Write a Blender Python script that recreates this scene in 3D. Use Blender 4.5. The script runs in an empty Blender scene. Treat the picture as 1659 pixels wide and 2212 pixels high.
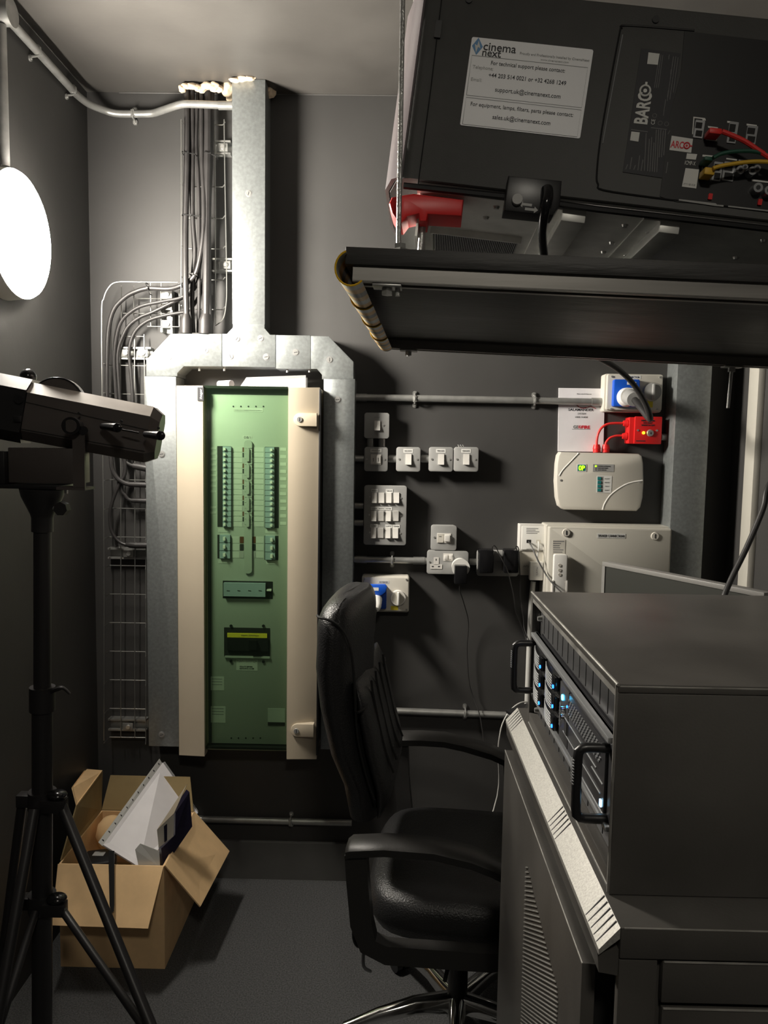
import bpy, bmesh, math, random
from mathutils import Matrix, Vector
random.seed(7)
C = bpy.context.scene.collection
scn = bpy.context.scene

# ------------------------------------------------------------------ camera
F = 1661.0
VX, VY, ROLL = 852.0, 960.0, 0.016
CAM = Vector((0, 0, 1.595))
Yc = Vector(((VX-829.5)/F, (VY-1106)/F, 1)).normalized()
dn = Vector((-ROLL, 1, 0)); dn.z = -(dn.x*Yc.x+dn.y*Yc.y)/Yc.z
Zc = -(dn.normalized()); Xc = Yc.cross(Zc)
R = Matrix((Xc, Yc, Zc))
cd = bpy.data.cameras.new('camera'); cam = bpy.data.objects.new('camera', cd); C.objects.link(cam)
cd.sensor_width = 36; cd.sensor_fit = 'AUTO'; cd.lens = F/2212*36; cd.clip_start = 0.02
m3 = Matrix((R @ Vector((1, 0, 0)), R @ Vector((0, -1, 0)), R @ Vector((0, 0, -1)))).transposed()
cam.matrix_world = Matrix.Translation(CAM) @ m3.to_4x4()
scn.camera = cam

# ------------------------------------------------------------------ world / exposure
w = bpy.data.worlds.new('world'); scn.world = w; w.use_nodes = True
w.node_tree.nodes['Background'].inputs[0].default_value = (0.01, 0.01, 0.012, 1)
w.node_tree.nodes['Background'].inputs[1].default_value = 1.0
scn.view_settings.view_transform = 'Standard'; scn.view_settings.look = 'None'
scn.view_settings.exposure = 0.0; scn.view_settings.gamma = 1.0
scn.view_settings.use_curve_mapping = False
LAMP_MAIN = 228.0      # emission of the round lamp on the left wall
LAMP_BACK = 66.0       # emission of the round ceiling lamp behind the camera
CAMLIGHT = 0

# ------------------------------------------------------------------ picture -> place
def ray(x, y): return R @ Vector(((x-829.5)/F, (y-1106)/F, 1.0))
def onY(x, y, Y): r = ray(x, y); return CAM + r*(Y/r.y)
def onX(x, y, X): r = ray(x, y); return CAM + r*(X/r.x)
def onZ(x, y, Z): r = ray(x, y); return CAM + r*((Z-CAM.z)/r.z)
def onP(x, y, p, n): r = ray(x, y); return CAM + r*((Vector(p)-CAM).dot(n)/r.dot(n))

# ------------------------------------------------------------------ materials
MATS = {}
def mat(name, col, rough=0.5, metal=0.0, noise=0.0, nscale=8.0, bump=0.0, bscale=60.0, spec=0.5, emit=None, es=0.0, coat=0.0, stretch=None):
    if name in MATS: return MATS[name]
    m = bpy.data.materials.new(name); m.use_nodes = True; nt = m.node_tree; b = nt.nodes['Principled BSDF']
    b.inputs['Base Color'].default_value = (*col, 1); b.inputs['Roughness'].default_value = rough
    b.inputs['Metallic'].default_value = metal; b.inputs['Specular IOR Level'].default_value = spec
    b.inputs['Coat Weight'].default_value = coat
    tc = nt.nodes.new('ShaderNodeTexCoord'); mp = nt.nodes.new('ShaderNodeMapping')
    nt.links.new(tc.outputs['Object'], mp.inputs[0])
    if stretch: mp.inputs['Scale'].default_value = stretch
    if noise > 0:
        n = nt.nodes.new('ShaderNodeTexNoise'); n.inputs['Scale'].default_value = nscale; n.inputs['Detail'].default_value = 5
        nt.links.new(mp.outputs[0], n.inputs['Vector'])
        cr = nt.nodes.new('ShaderNodeValToRGB'); nt.links.new(n.outputs[0], cr.inputs[0])
        cr.color_ramp.elements[0].position = .3; cr.color_ramp.elements[1].position = .7
        cr.color_ramp.elements[0].color = (*[c*(1-noise) for c in col], 1)
        cr.color_ramp.elements[1].color = (*[min(1, c*(1+noise)) for c in col], 1)
        nt.links.new(cr.outputs[0], b.inputs['Base Color'])
        mr = nt.nodes.new('ShaderNodeMapRange'); mr.inputs[3].default_value = max(.05, rough-.12*noise*2); mr.inputs[4].default_value = min(1, rough+.12*noise*2)
        nt.links.new(n.outputs[0], mr.inputs[0]); nt.links.new(mr.outputs[0], b.inputs['Roughness'])
    if bump > 0:
        n2 = nt.nodes.new('ShaderNodeTexNoise'); n2.inputs['Scale'].default_value = bscale; n2.inputs['Detail'].default_value = 4
        nt.links.new(mp.outputs[0], n2.inputs['Vector'])
        bp = nt.nodes.new('ShaderNodeBump'); bp.inputs['Strength'].default_value = bump; bp.inputs['Distance'].default_value = .004
        nt.links.new(n2.outputs[0], bp.inputs['Height']); nt.links.new(bp.outputs[0], b.inputs['Normal'])
    if emit:
        b.inputs['Emission Color'].default_value = (*emit, 1); b.inputs['Emission Strength'].default_value = es
    MATS[name] = m; return m
M_wall = mat('black_wall_paint', (.050, .0485, .047), .62, noise=.12, nscale=3, bump=.15, bscale=25)
M_ceil = mat('black_ceiling_paint', (.085, .080, .074), .45, noise=.15, nscale=4, bump=.2, bscale=12)
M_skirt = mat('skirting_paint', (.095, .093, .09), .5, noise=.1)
M_carpet = mat('charcoal_carpet', (.074, .075, .077), .95, noise=.55, nscale=230, bump=.6, bscale=400)
M_galv = mat('galvanised_steel', (.285, .305, .305), .40, metal=.55, noise=.13, nscale=95)
M_galvw = mat('galvanised_wire', (.40, .40, .38), .35, metal=.8)
M_cond = mat('galvanised_conduit', (.40, .40, .385), .38, metal=.6, noise=.15, nscale=30)
M_rod = mat('zinc_rod', (.55, .55, .53), .35, metal=.75, bump=.3, bscale=400)
M_strut = mat('dull_steel_channel', (.26, .25, .235), .45, metal=.6, noise=.25, nscale=14, stretch=(.15, 1, 3))
M_screw = mat('screw_zinc', (.6, .6, .58), .3, metal=.7)
M_cable = mat('black_cable', (.028, .027, .027), .45)
M_cable2 = mat('armoured_cable', (.030, .028, .028), .5, noise=.2, nscale=20)
M_cablew = mat('white_cable', (.65, .65, .62), .4)
M_tie = mat('cable_tie_black', (.01, .01, .01), .5)
M_foam = mat('expanding_foam', (.82, .66, .48), .8, noise=.2, nscale=25, bump=.8, bscale=70)
M_beige = mat('cream_enamel', (.52, .45, .345), .42, noise=.03)
M_grayp = mat('grey_powder_coat', (.36, .36, .35), .5, noise=.05, nscale=40)
M_white = mat('white_plastic', (.74, .72, .68), .4)
M_cream = mat('cream_plastic', (.66, .63, .56), .42)
M_enc = mat('light_grey_enclosure', (.55, .53, .47), .45)
M_whiteb = mat('bright_white_plastic', (.85, .84, .80), .35)
M_label = mat('label_white', (.75, .75, .72), .6)
M_ink = mat('ink_dark', (.03, .03, .035), .6)
M_inkg = mat('ink_grey', (.22, .22, .22), .6)
M_red = mat('red_plastic', (.75, .02, .02), .4)
M_redc = mat('red_cable', (.80, .035, .03), .45)
M_redi = mat('red_ink', (.65, .03, .05), .5)
M_blue = mat('blue_plastic', (.01, .10, .62), .35)
M_blued = mat('dark_blue_plastic', (.01, .05, .30), .35)
M_yellow = mat('yellow_label', (.75, .62, .04), .5)
M_black = mat('black_plastic', (.012, .012, .013), .35)
M_blackm = mat('matt_black', (.008, .008, .008), .7)
M_gloss = mat('gloss_black', (.01, .01, .011), .16)
M_leather = mat('black_leather', (.022, .022, .023), .31, bump=.45, bscale=260)
M_chair = mat('black_chair_plastic', (.028, .027, .026), .45, bump=.1, bscale=300)
M_chrome = mat('chrome', (.75, .75, .74), .1, metal=1)
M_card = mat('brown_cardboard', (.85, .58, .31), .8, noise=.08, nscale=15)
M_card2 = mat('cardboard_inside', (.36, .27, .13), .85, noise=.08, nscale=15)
M_paper = mat('white_paper', (.86, .84, .87), .6, noise=.05, nscale=12)
M_proj = mat('projector_black', (.060, .060, .058), .6, noise=.06, nscale=30, bump=.1, bscale=500)
M_projd = mat('projector_dark', (.010, .010, .011), .5)
M_projl = mat('projector_end_lit', (.22, .19, .20), .3)  # lamp light on the end cover, painted into its pale tint
M_alu = mat('bare_aluminium', (.80, .80, .76), .45, metal=.35, noise=.1, nscale=20)
M_board = mat('black_plywood', (.028, .027, .026), .5, noise=.5, nscale=10, stretch=(.4, 4, 4), bump=.2, bscale=40)
M_rack = mat('rack_black_satin', (.066, .062, .057), .38, noise=.25, nscale=6, bump=.05, bscale=300)
M_racked = mat('rack_pale_edge', (.30, .29, .27), .4, metal=.4, noise=.3, nscale=30)  # paler tone for the rack edges and rails
M_lip = mat('silver_textured', (.38, .37, .345), .45, metal=.5, noise=.2, nscale=400)
M_vent = mat('rack_blank_panel', (.045, .045, .047), .45)
M_serv = mat('server_dark', (.05, .05, .055), .35, metal=.3)
M_servl = mat('server_grey_trim', (.40, .41, .42), .35, metal=.6)
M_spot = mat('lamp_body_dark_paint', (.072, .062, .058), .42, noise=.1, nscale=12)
M_spotl = mat('lamp_body_top_tone', (.32, .29, .265), .5, noise=.2, nscale=10)  # sloping top of the lantern, lighter than its sides
M_stand = mat('stand_black', (.020, .019, .020), .38)
M_ledb = mat('blue_led', (0, .1, .8), .3, emit=(.02, .18, 1), es=5)
M_ledc = mat('cyan_led', (0, .4, .8), .3, emit=(.05, .55, 1), es=16)
M_ledw = mat('white_led', (.4, .6, .8), .3, emit=(.35, .7, 1), es=4)
M_ledg = mat('green_display', (.2, .7, .02), .3, emit=(.45, 1, .02), es=1.6)
M_ledy = mat('yellow_led', (.8, .8, .02), .3, emit=(.9, 1, .02), es=3)
M_teal = mat('teal_switch', (.02, .22, .22), .4)
M_scr = mat('screen_grey', (.036, .037, .033), .35)
M_bezel = mat('monitor_bezel', (.20, .195, .185), .4)
M_inner = mat('board_cover_plate', (.36, .385, .35), .5)
M_wl = mat('way_label_paper', (.50, .52, .48), .6)
M_brk = mat('breaker_grey', (.30, .37, .41), .4)
M_brown = mat('brown_phase', (.10, .03, .01), .5)
M_green = mat('green_cable', (.01, .08, .05), .5)
M_yel = mat('yellow_cable', (.70, .42, .03), .5)
M_hessy = mat('hazard_yellow', (.80, .48, .02), .45)
M_bluel = mat('logo_blue', (.10, .28, .55), .5)
M_stick = mat('support_sticker', (.95, .95, .97), .45)
M_pouch = mat('clear_pouch', (.62, .62, .60), .2)

def mat_glass():
    m = bpy.data.materials.new('green_tinted_glass'); m.use_nodes = True; nt = m.node_tree
    for n in list(nt.nodes): nt.nodes.remove(n)
    o = nt.nodes.new('ShaderNodeOutputMaterial'); t = nt.nodes.new('ShaderNodeBsdfTransparent'); g = nt.nodes.new('ShaderNodeBsdfGlossy')
    d = nt.nodes.new('ShaderNodeBsdfDiffuse'); d.inputs[0].default_value = (.10, .16, .11, 1)
    t.inputs[0].default_value = (.78, .865, .765, 1); g.inputs['Roughness'].default_value = .06
    a = nt.nodes.new('ShaderNodeMixShader'); a.inputs[0].default_value = .02
    nt.links.new(t.outputs[0], a.inputs[1]); nt.links.new(d.outputs[0], a.inputs[2])
    fr = nt.nodes.new('ShaderNodeFresnel'); fr.inputs[0].default_value = 1.45
    b = nt.nodes.new('ShaderNodeMixShader'); gm = nt.nodes.new('ShaderNodeNewGeometry'); iv = nt.nodes.new('ShaderNodeMath'); iv.operation = 'SUBTRACT'; iv.inputs[0].default_value = 1; nt.links.new(gm.outputs['Backfacing'], iv.inputs[1])
    ml = nt.nodes.new('ShaderNodeMath'); ml.operation = 'MULTIPLY'; nt.links.new(fr.outputs[0], ml.inputs[0]); nt.links.new(iv.outputs[0], ml.inputs[1]); nt.links.new(ml.outputs[0], b.inputs[0])
    nt.links.new(a.outputs[0], b.inputs[1]); nt.links.new(g.outputs[0], b.inputs[2]); nt.links.new(b.outputs[0], o.inputs[0])
    return m
M_glass = mat_glass()
def mat_clear(name, al=.3):
    m = bpy.data.materials.new(name); m.use_nodes = True; nt = m.node_tree
    b = nt.nodes['Principled BSDF']; b.inputs['Base Color'].default_value = (.7, .7, .7, 1); b.inputs['Alpha'].default_value = al; b.inputs['Roughness'].default_value = .12
    return m
M_clear = mat_clear('clear_plastic')
def mat_bands(name, cols, scale, ax):
    m = bpy.data.materials.new(name); m.use_nodes = True; nt = m.node_tree; b = nt.nodes['Principled BSDF']; b.inputs['Roughness'].default_value = .35
    tc = nt.nodes.new('ShaderNodeTexCoord'); sx = nt.nodes.new('ShaderNodeSeparateXYZ'); nt.links.new(tc.outputs['Object'], sx.inputs[0])
    mu = nt.nodes.new('ShaderNodeMath'); mu.operation = 'MULTIPLY'; mu.inputs[1].default_value = scale
    nt.links.new(sx.outputs[ax], mu.inputs[0])
    fr = nt.nodes.new('ShaderNodeMath'); fr.operation = 'FRACT'; nt.links.new(mu.outputs[0], fr.inputs[0])
    cr = nt.nodes.new('ShaderNodeValToRGB'); cr.color_ramp.interpolation = 'CONSTANT'; nt.links.new(fr.outputs[0], cr.inputs[0])
    e = cr.color_ramp.elements; e[0].color = (*cols[0], 1); e[0].position = 0; e[1].color = (*cols[1], 1); e[1].position = 1/len(cols)
    for i in range(2, len(cols)): x = e.new(i/len(cols)); x.color = (*cols[i], 1)
    nt.links.new(cr.outputs[0], b.inputs['Base Color']); return m
M_sleeve = mat_bands('hazard_banded_sleeve', [(.55, .55, .50), (.70, .40, .10), (.14, .13, .12), (.62, .38, .10)], 7.5, 1)
def mat_emit(name, col, s):
    m = bpy.data.materials.new(name); m.use_nodes = True; nt = m.node_tree; b = nt.nodes['Principled BSDF']
    b.inputs['Base Color'].default_value = (.8, .8, .8, 1); b.inputs['Emission Color'].default_value = (*col, 1); b.inputs['Emission Strength'].default_value = s
    return m
M_lamp = mat_emit('lamp_diffuser_lit', (1, .93, .82), LAMP_MAIN)
M_lamp2 = mat_emit('rear_lamp_diffuser_lit', (1, .93, .80), LAMP_BACK)

# ------------------------------------------------------------------ mesh helpers
I4 = Matrix.Identity(4)
class MB:
    def __init__(s, M=None): s.bm = bmesh.new(); s.M = M or I4
    def merge(s, t, X=None):
        t.transform(s.M @ (X or I4)); me = bpy.data.meshes.new('t'); t.to_mesh(me); t.free(); s.bm.from_mesh(me); bpy.data.meshes.remove(me); return s
    def bev(s, t, b, seg=2):
        if b > 0: bmesh.ops.bevel(t, geom=t.edges[:], offset=b, segments=seg, affect='EDGES', profile=.5, clamp_overlap=True)
    def box(s, c, d, b=0, rot=None, seg=2):
        t = bmesh.new(); bmesh.ops.create_cube(t, size=1); bmesh.ops.scale(t, vec=d, verts=t.verts); s.bev(t, b, seg)
        return s.merge(t, Matrix.Translation(c) @ (rot.to_4x4() if rot else I4))
    def bx(s, a, c, b=0):
        return s.box([(p+q)/2 for p, q in zip(a, c)], [abs(q-p) for p, q in zip(a, c)], b)
    def prism(s, pts, w0, w1, b=0):           # outline in local x,y pushed from w0 to w1 along local z
        t = bmesh.new(); vs = [t.verts.new((p[0], p[1], w0)) for p in pts]; f = t.faces.new(vs)
        r = bmesh.ops.extrude_face_region(t, geom=[f]); bmesh.ops.translate(t, vec=(0, 0, w1-w0), verts=[v for v in r['geom'] if isinstance(v, bmesh.types.BMVert)])
        bmesh.ops.recalc_face_normals(t, faces=t.faces)
        if b > 0:
            e = [x for x in t.edges if all(abs(v.co.z-w1) < 1e-6 for v in x.verts)]
            bmesh.ops.bevel(t, geom=e, offset=b, segments=2, affect='EDGES', profile=.5, clamp_overlap=True)
        return s.merge(t)
    def cyl(s, p0, p1, r, r2=None, seg=18, b=0):
        p0, p1 = Vector(p0), Vector(p1); d = p1-p0; t = bmesh.new()
        bmesh.ops.create_cone(t, cap_ends=True, segments=seg, radius1=r, radius2=r if r2 is None else r2, depth=d.length)
        if b > 0: s.bev(t, b, 1) if False else None
        return s.merge(t, Matrix.Translation((p0+p1)/2) @ d.to_track_quat('Z', 'Y').to_matrix().to_4x4())
    def ball(s, c, r, sc=(1, 1, 1), seg=16):
        t = bmesh.new(); bmesh.ops.create_uvsphere(t, u_segments=seg, v_segments=max(6, seg//2), radius=r)
        bmesh.ops.scale(t, vec=sc, verts=t.verts); return s.merge(t, Matrix.Translation(c))
    def tube(s, pts, r, seg=10, smooth=3, caps=True):
        P = [Vector(p) for p in pts]; rr = list(r) if isinstance(r, (list, tuple)) else [r]*len(P)
        if smooth > 1 and len(P) > 2:
            Q, q2 = [], []
            for i in range(len(P)-1):
                a, b, c, d = P[max(i-1, 0)], P[i], P[i+1], P[min(i+2, len(P)-1)]
                for k in range(smooth):
                    t = k/smooth
                    Q.append(.5*((2*b)+(c-a)*t+(2*a-5*b+4*c-d)*t*t+(3*b-a-3*c+d)*t**3)); q2.append(rr[i]*(1-t)+rr[i+1]*t)
            Q.append(P[-1]); q2.append(rr[-1]); P, rr = Q, q2
        t = bmesh.new(); prev = None; up = Vector((.13, .31, .94)); n0 = None
        for i, p in enumerate(P):
            d = (P[min(i+1, len(P)-1)]-P[max(i-1, 0)]).normalized()
            n = (up - d*up.dot(d)).normalized() if n0 is None else (n0 - d*n0.dot(d)).normalized()
            n0 = n; bi = d.cross(n)
            ring = [t.verts.new(p+(n*math.cos(a)+bi*math.sin(a))*rr[i]) for a in [2*math.pi*k/seg for k in range(seg)]]
            if prev:
                for k in range(seg): t.faces.new((prev[k], prev[(k+1) % seg], ring[(k+1) % seg], ring[k]))
            elif caps: t.faces.new(ring[::-1])
            prev = ring
        if caps: t.faces.new(prev)
        bmesh.ops.recalc_face_normals(t, faces=t.faces)
        return s.merge(t)
    def slab(s, pts, th):                      # closed flat panel through world points, given thickness
        P = [Vector(p) for p in pts]; n = Vector((0, 0, 0))
        for i in range(len(P)): n += P[i].cross(P[(i+1) % len(P)])
        n.normalize(); t = bmesh.new(); a = [t.verts.new(p+n*th/2) for p in P]; b = [t.verts.new(p-n*th/2) for p in P]
        t.faces.new(a); t.faces.new(b[::-1])
        for i in range(len(P)): j = (i+1) % len(P); t.faces.new((a[i], b[i], b[j], a[j]))
        bmesh.ops.recalc_face_normals(t, faces=t.faces); return s.merge(t)
    def loft(s, rings, caps=True):
        t = bmesh.new(); prev = None; first = None
        for r in rings:
            cur = [t.verts.new(p) for p in r]
            if prev:
                n = len(cur)
                for k in range(n): t.faces.new((prev[k], prev[(k+1) % n], cur[(k+1) % n], cur[k]))
            else: first = cur
            prev = cur
        if caps: t.faces.new(first[::-1]); t.faces.new(prev)
        bmesh.ops.recalc_face_normals(t, faces=t.faces); return s.merge(t)
def rrect(x0, y0, x1, y1, r, n=5):
    if x1 < x0: x0, x1 = x1, x0
    if y1 < y0: y0, y1 = y1, y0
    r = min(r, (x1-x0)/2.01, (y1-y0)/2.01); o = []
    for cx, cy, a0 in ((x1-r, y1-r, 0), (x0+r, y1-r, 90), (x0+r, y0+r, 180), (x1-r, y0+r, 270)):
        for k in range(n+1): a = math.radians(a0+90*k/n); o.append((cx+r*math.cos(a), cy+r*math.sin(a)))
    return o
def circ(cx, cy, r, n=24): return [(cx+r*math.cos(2*math.pi*k/n), cy+r*math.sin(2*math.pi*k/n)) for k in range(n)]

ORG = {}
def link(o, parent, org):
    C.objects.link(o); o.location = org if parent is None else (0, 0, 0)
    if parent: o.parent = parent
    ORG[o.name] = org
def props(o, label=None, cat=None, group=None, kind=None):
    for k, v in (('label', label), ('category', cat), ('group', group), ('kind', kind)):
        if v: o[k] = v
    return o
def thing(name, label, cat, loc, group=None):
    o = bpy.data.objects.new(name, None); o.empty_display_size = .05; link(o, None, Vector(loc)); return props(o, label, cat, group)
def mesh_of(bm, name, org, m, ang=35, flat=False):
    me = bpy.data.meshes.new(name); bmesh.ops.translate(bm, vec=-org, verts=bm.verts)
    for f in bm.faces: f.smooth = not flat
    bm.to_mesh(me); bm.free(); me.materials.append(m)
    if not flat: me.set_sharp_from_angle(angle=math.radians(ang))
    return me
def part(name, mb, m, parent, label=None, ang=35):
    org = ORG[parent.name]; me = mesh_of(mb.bm, name, org, m, ang); o = bpy.data.objects.new(name, me); link(o, parent, org)
    if label: o['label'] = label
    return o
def single(name, mb, m, label=None, cat=None, group=None, kind=None, ang=35):
    xs = [v.co for v in mb.bm.verts]; lo = Vector([min(v[i] for v in xs) for i in range(3)]); hi = Vector([max(v[i] for v in xs) for i in range(3)])
    org = Vector(((lo.x+hi.x)/2, (lo.y+hi.y)/2, lo.z)); me = mesh_of(mb.bm, name, org, m, ang); o = bpy.data.objects.new(name, me); link(o, None, org)
    return props(o, label, cat, group, kind)
def dup(root, loc, label=None):
    r = root.copy(); C.objects.link(r); r.location = loc; ORG[r.name] = Vector(loc)
    if label: r['label'] = label
    for ch in list(root.children):
        c = ch.copy(); C.objects.link(c); c.parent = r
        for g in list(ch.children): d = g.copy(); C.objects.link(d); d.parent = c
    return r
def text(s, M, u, v, w, h, m, parent, width=None, rot=0, align='CENTER', name='lettering', dep=.0004, bold=0):
    cu = bpy.data.curves.new('t', 'FONT'); cu.body = s; cu.size = 1; cu.align_x = 'LEFT'; cu.extrude = .0; cu.offset = bold
    cu.resolution_u = 3
    to = bpy.data.objects.new('t', cu); C.objects.link(to); dg = bpy.context.evaluated_depsgraph_get(); dg.update()
    me = bpy.data.meshes.new_from_object(to.evaluated_get(dg)); bpy.data.objects.remove(to); bpy.data.curves.remove(cu)
    bm = bmesh.new(); bm.from_mesh(me); bpy.data.meshes.remove(me)
    xs = [p.co.x for p in bm.verts]; ys = [p.co.y for p in bm.verts]; x0, x1 = min(xs), max(xs); y0 = min(ys); y1 = max(ys)
    sy = h/(.72 if len(s) > 0 else 1); sx = (width/(x1-x0)) if width else sy
    off = {'CENTER': (x0+x1)/2, 'LEFT': x0, 'RIGHT': x1}[align]
    bmesh.ops.translate(bm, vec=(-off, -.36, 0), verts=bm.verts); bmesh.ops.scale(bm, vec=(sx, sy, 1), verts=bm.verts)
    r = bmesh.ops.extrude_face_region(bm, geom=bm.faces[:]); bmesh.ops.translate(bm, vec=(0, 0, dep), verts=[q for q in r['geom'] if isinstance(q, bmesh.types.BMVert)])
    bm.transform(M @ Matrix.Translation((u, v, w)) @ Matrix.Rotation(math.radians(rot), 4, 'Z'))
    org = ORG[parent.name]; me = mesh_of(bm, name, org, m, flat=True); o = bpy.data.objects.new(name, me); link(o, parent, org); return o

def frame(o, u, v):
    u = Vector(u).normalized(); v = Vector(v); v = (v-u*v.dot(u)).normalized(); wv = u.cross(v)
    M = Matrix((u, v, wv)).transposed().to_4x4(); M.translation = Vector(o); return M
def onF(M, x, y, w=0):
    n = M.col[2].to_3d(); p = M.translation + n*w; q = onP(x, y, p, n); l = M.inverted() @ q; return (l.x, l.y)

# ================================================================== ROOM
XL, XR, YB, YF, ZC = -1.06, 1.172, 2.70, -1.5, 2.765
def room(name, a, b, m):
    return single(name, MB().bx(a, b), m, kind='structure')
room('floor', (XL-.1, YF-.1, -.1), (XR+.1, YB+.1, 0), M_carpet)
room('ceiling', (XL-.1, YF-.1, ZC), (XR+.1, YB+.1, ZC+.1), M_ceil)
room('wall_back', (XL-.1, YB, 0), (XR+.1, YB+.1, ZC), M_wall)
room('wall_left', (XL-.1, YF, 0), (XL, YB, ZC), M_wall)
room('wall_right', (XR, YF, 0), (XR+.1, YB, ZC), M_wall)
room('wall_front', (XL, YF-.1, 0), (XR, YF, ZC), M_wall)
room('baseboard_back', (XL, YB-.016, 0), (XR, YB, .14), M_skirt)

single('trim_1', MB().tube([(-.95, YB-.0015, ZC-.0015), (.4, YB-.0015, ZC-.0015)], .0016, 6, 1), M_skirt, kind='structure')
W = frame((0, YB, 0), (1, 0, 0), (0, 0, 1))     # back wall: x right, y up, z out towards the room
def wp(x, y, w=0): return onF(W, x, y, w)
def wr(x0, y0, x1, y1, w=0):
    c = wp((x0+x1)/2, (y0+y1)/2, w); s = (YB-w)/F*1.004; a = (x1-x0)/2*s; b = (y1-y0)/2*s
    return (c[0]-a, c[1]-b, c[0]+a, c[1]+b)
def W3(x, y, w): return onY(x, y, YB-w)

# ---- round lamps
def bulkhead(loc, axis, label, mt, rad=.165):
    t = thing('bulkhead_lamp', label, 'lamp', loc); q = Vector(axis).to_track_quat('Z', 'Y').to_matrix().to_4x4(); M = Matrix.Translation(loc) @ q
    part('base', MB(M).cyl((0, 0, 0), (0, 0, .050), rad*1.03, rad, 48), M_white, t)
    rings = []
    for k in range(7):
        a = math.radians(90*k/7); rings.append([(rad*math.cos(a)*math.cos(b), rad*math.cos(a)*math.sin(b), .051+.034*math.sin(a)) for b in [2*math.pi*j/48 for j in range(48)]])
    part('diffuser', MB(M).loft(rings), mt, t, 'glowing white diffuser'); return t
lp = onX(36, 508, XL+.04)
bulkhead((XL, lp.y, lp.z), (1, 0, 0), 'round white bulkhead lamp glowing on the left wall above the followspot', M_lamp)
bulkhead((.15, -.55, ZC), (0, 0, -1), 'round white ceiling lamp behind the camera', M_lamp2, .15)

# ================================================================== TRUNKING AROUND THE BOARD
TD = .105
tr = thing('cable_trunking', 'galvanised steel cable trunking framing the tall electrical board, with riser to the ceiling', 'trunking', (-.6, YB-.05, .35))
def tpoly(name, px, m=M_galv, d=TD, b=.0015):
    return part(name, MB(W).prism([wp(x, y, d) for x, y in px], .0, d, b), m, tr)
r = wr(502.5, 172, 571.5, 699, TD)
ry = wp(537, 700.5, TD)[1]
part('riser', MB(W).prism([(r[0], ry), (r[2], ry), (r[2], ZC-.001), (r[0], ZC-.001)], 0, TD, .0015), M_galv, tr)
tpoly('elbow', [(316, 777), (369.3, 721), (479, 721), (479, 791.5), (397, 791.5), (383, 806), (383, 813), (316, 813)])
tpoly('tee', [(480, 721), (490, 721), (503, 708), (503, 700), (571.5, 700), (571.5, 709), (583.4, 723), (595, 723), (595, 793), (480, 791.5)])
tpoly('coupling', [(596, 723.7), (670.5, 724.5), (670.5, 797), (596, 796)])
tpoly('elbow', [(671.3, 725.6), (710, 726.4), (763.5, 781.3), (763.5, 819), (695.5, 819), (695.5, 809.5), (684.6, 797), (671.3, 797)])
r = wr(316.5, 814, 383.5, 1629, TD); part('upright', MB(W).prism(rrect(*r, .001), 0, TD-.001, .0012), M_galv, tr)
r = wr(695.5, 820, 762, 1635, TD); part('upright', MB(W).prism(rrect(*r, .001), 0, TD-.001, .0012), M_galv, tr)
for x, y in ((512, 732), (563, 731), (498, 770), (575, 771), (365, 771), (445, 756), (639, 761), (712, 777), (729, 863), (537, 418), (349, 981), (349, 1587)):
    u, v = wp(x, y, TD); part('screw_recess', MB(W).cyl((u, v, TD-.001), (u, v, TD+.0006), .0115, seg=24), M_inkg, tr); mb = MB(W); mb.cyl((u, v, TD-.001), (u, v, TD+.002), .0096, .0088, 20)
    s_ = part('screw', mb, M_screw, tr)
    a = random.uniform(0, 3); part('slot', MB(W).box((u, v, TD+.0022), (.012, .0016, .0008), rot=Matrix.Rotation(a, 3, 'Z')), M_ink, s_)
for x, y in ((430, 797), (484, 797), (620, 800), (668, 800)):
    u, v = wp(x, y, .09); part('bolt', MB(W).cyl((u, v+.01, .085), (u, v-.006, .085), .004, seg=8), M_screw, tr)

# ================================================================== DISTRIBUTION BOARD
db = thing('distribution_board', 'tall cream electrical distribution board with a green tinted glass door', 'distribution board', (-.52, YB-.05, .35))
DW = .150
r = wr(386, 838, 694, 1636, .10)
part('enclosure', MB(W).bx((r[0], r[1], 0), (r[2]-.004, r[3], .105), .002), M_beige, db)
mb = MB(W); xr = wr(686, 836, 690, 1640, .14); mb.bx((xr[0], r[1]+.002, .105), (xr[0]+.006, r[3]-.004, .14), .001)
part('door_edge', mb, M_black, db)
def curved(x0, x1, ytop, ybl, ybr, wl, wr_, bot=None):
    M2 = []; n = 6
    for k in range(n+1):
        f = k/n; x = x0+(x1-x0)*f; wv = wl+(wr_-wl)*math.sin(f*math.pi/2) if wr_ > wl else wr_+(wl-wr_)*math.cos(f*math.pi/2)
        ut, vt = wp(x, ytop, wv); ub, vb = wp(x, ybl+(ybr-ybl)*f, wv); M2.append(((ut+ub)/2, vb, vt, wv))
    rings = [[(u, vb, .106), (u, vt, .106), (u, vt, wv), (u, vb, wv)] for u, vb, vt, wv in M2]
    return MB(W).loft(rings)
part('door_stile', curved(384, 440, 833, 1631, 1634, .128, .150), M_beige, db)
part('door_stile', curved(621, 687, 837, 1640, 1640, .152, .128), M_beige, db)
g0 = wr(440.5, 834, 620.5, 1638, .150)
part('glass_pane', MB(W).bx((g0[0], g0[1], .140), (g0[2], g0[3], .145)), M_glass, db, 'green tinted glass pane')
mb = MB(W); mb.bx((g0[0]-.001, g0[1], .106), (g0[2], g0[1]+.008, .139)); mb.bx((g0[0]-.001, g0[3]-.008, .106), (g0[2], g0[3], .139))
part('door_frame', mb, M_black, db)
ip = wr(455, 853, 617, 1622, .118)
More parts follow.
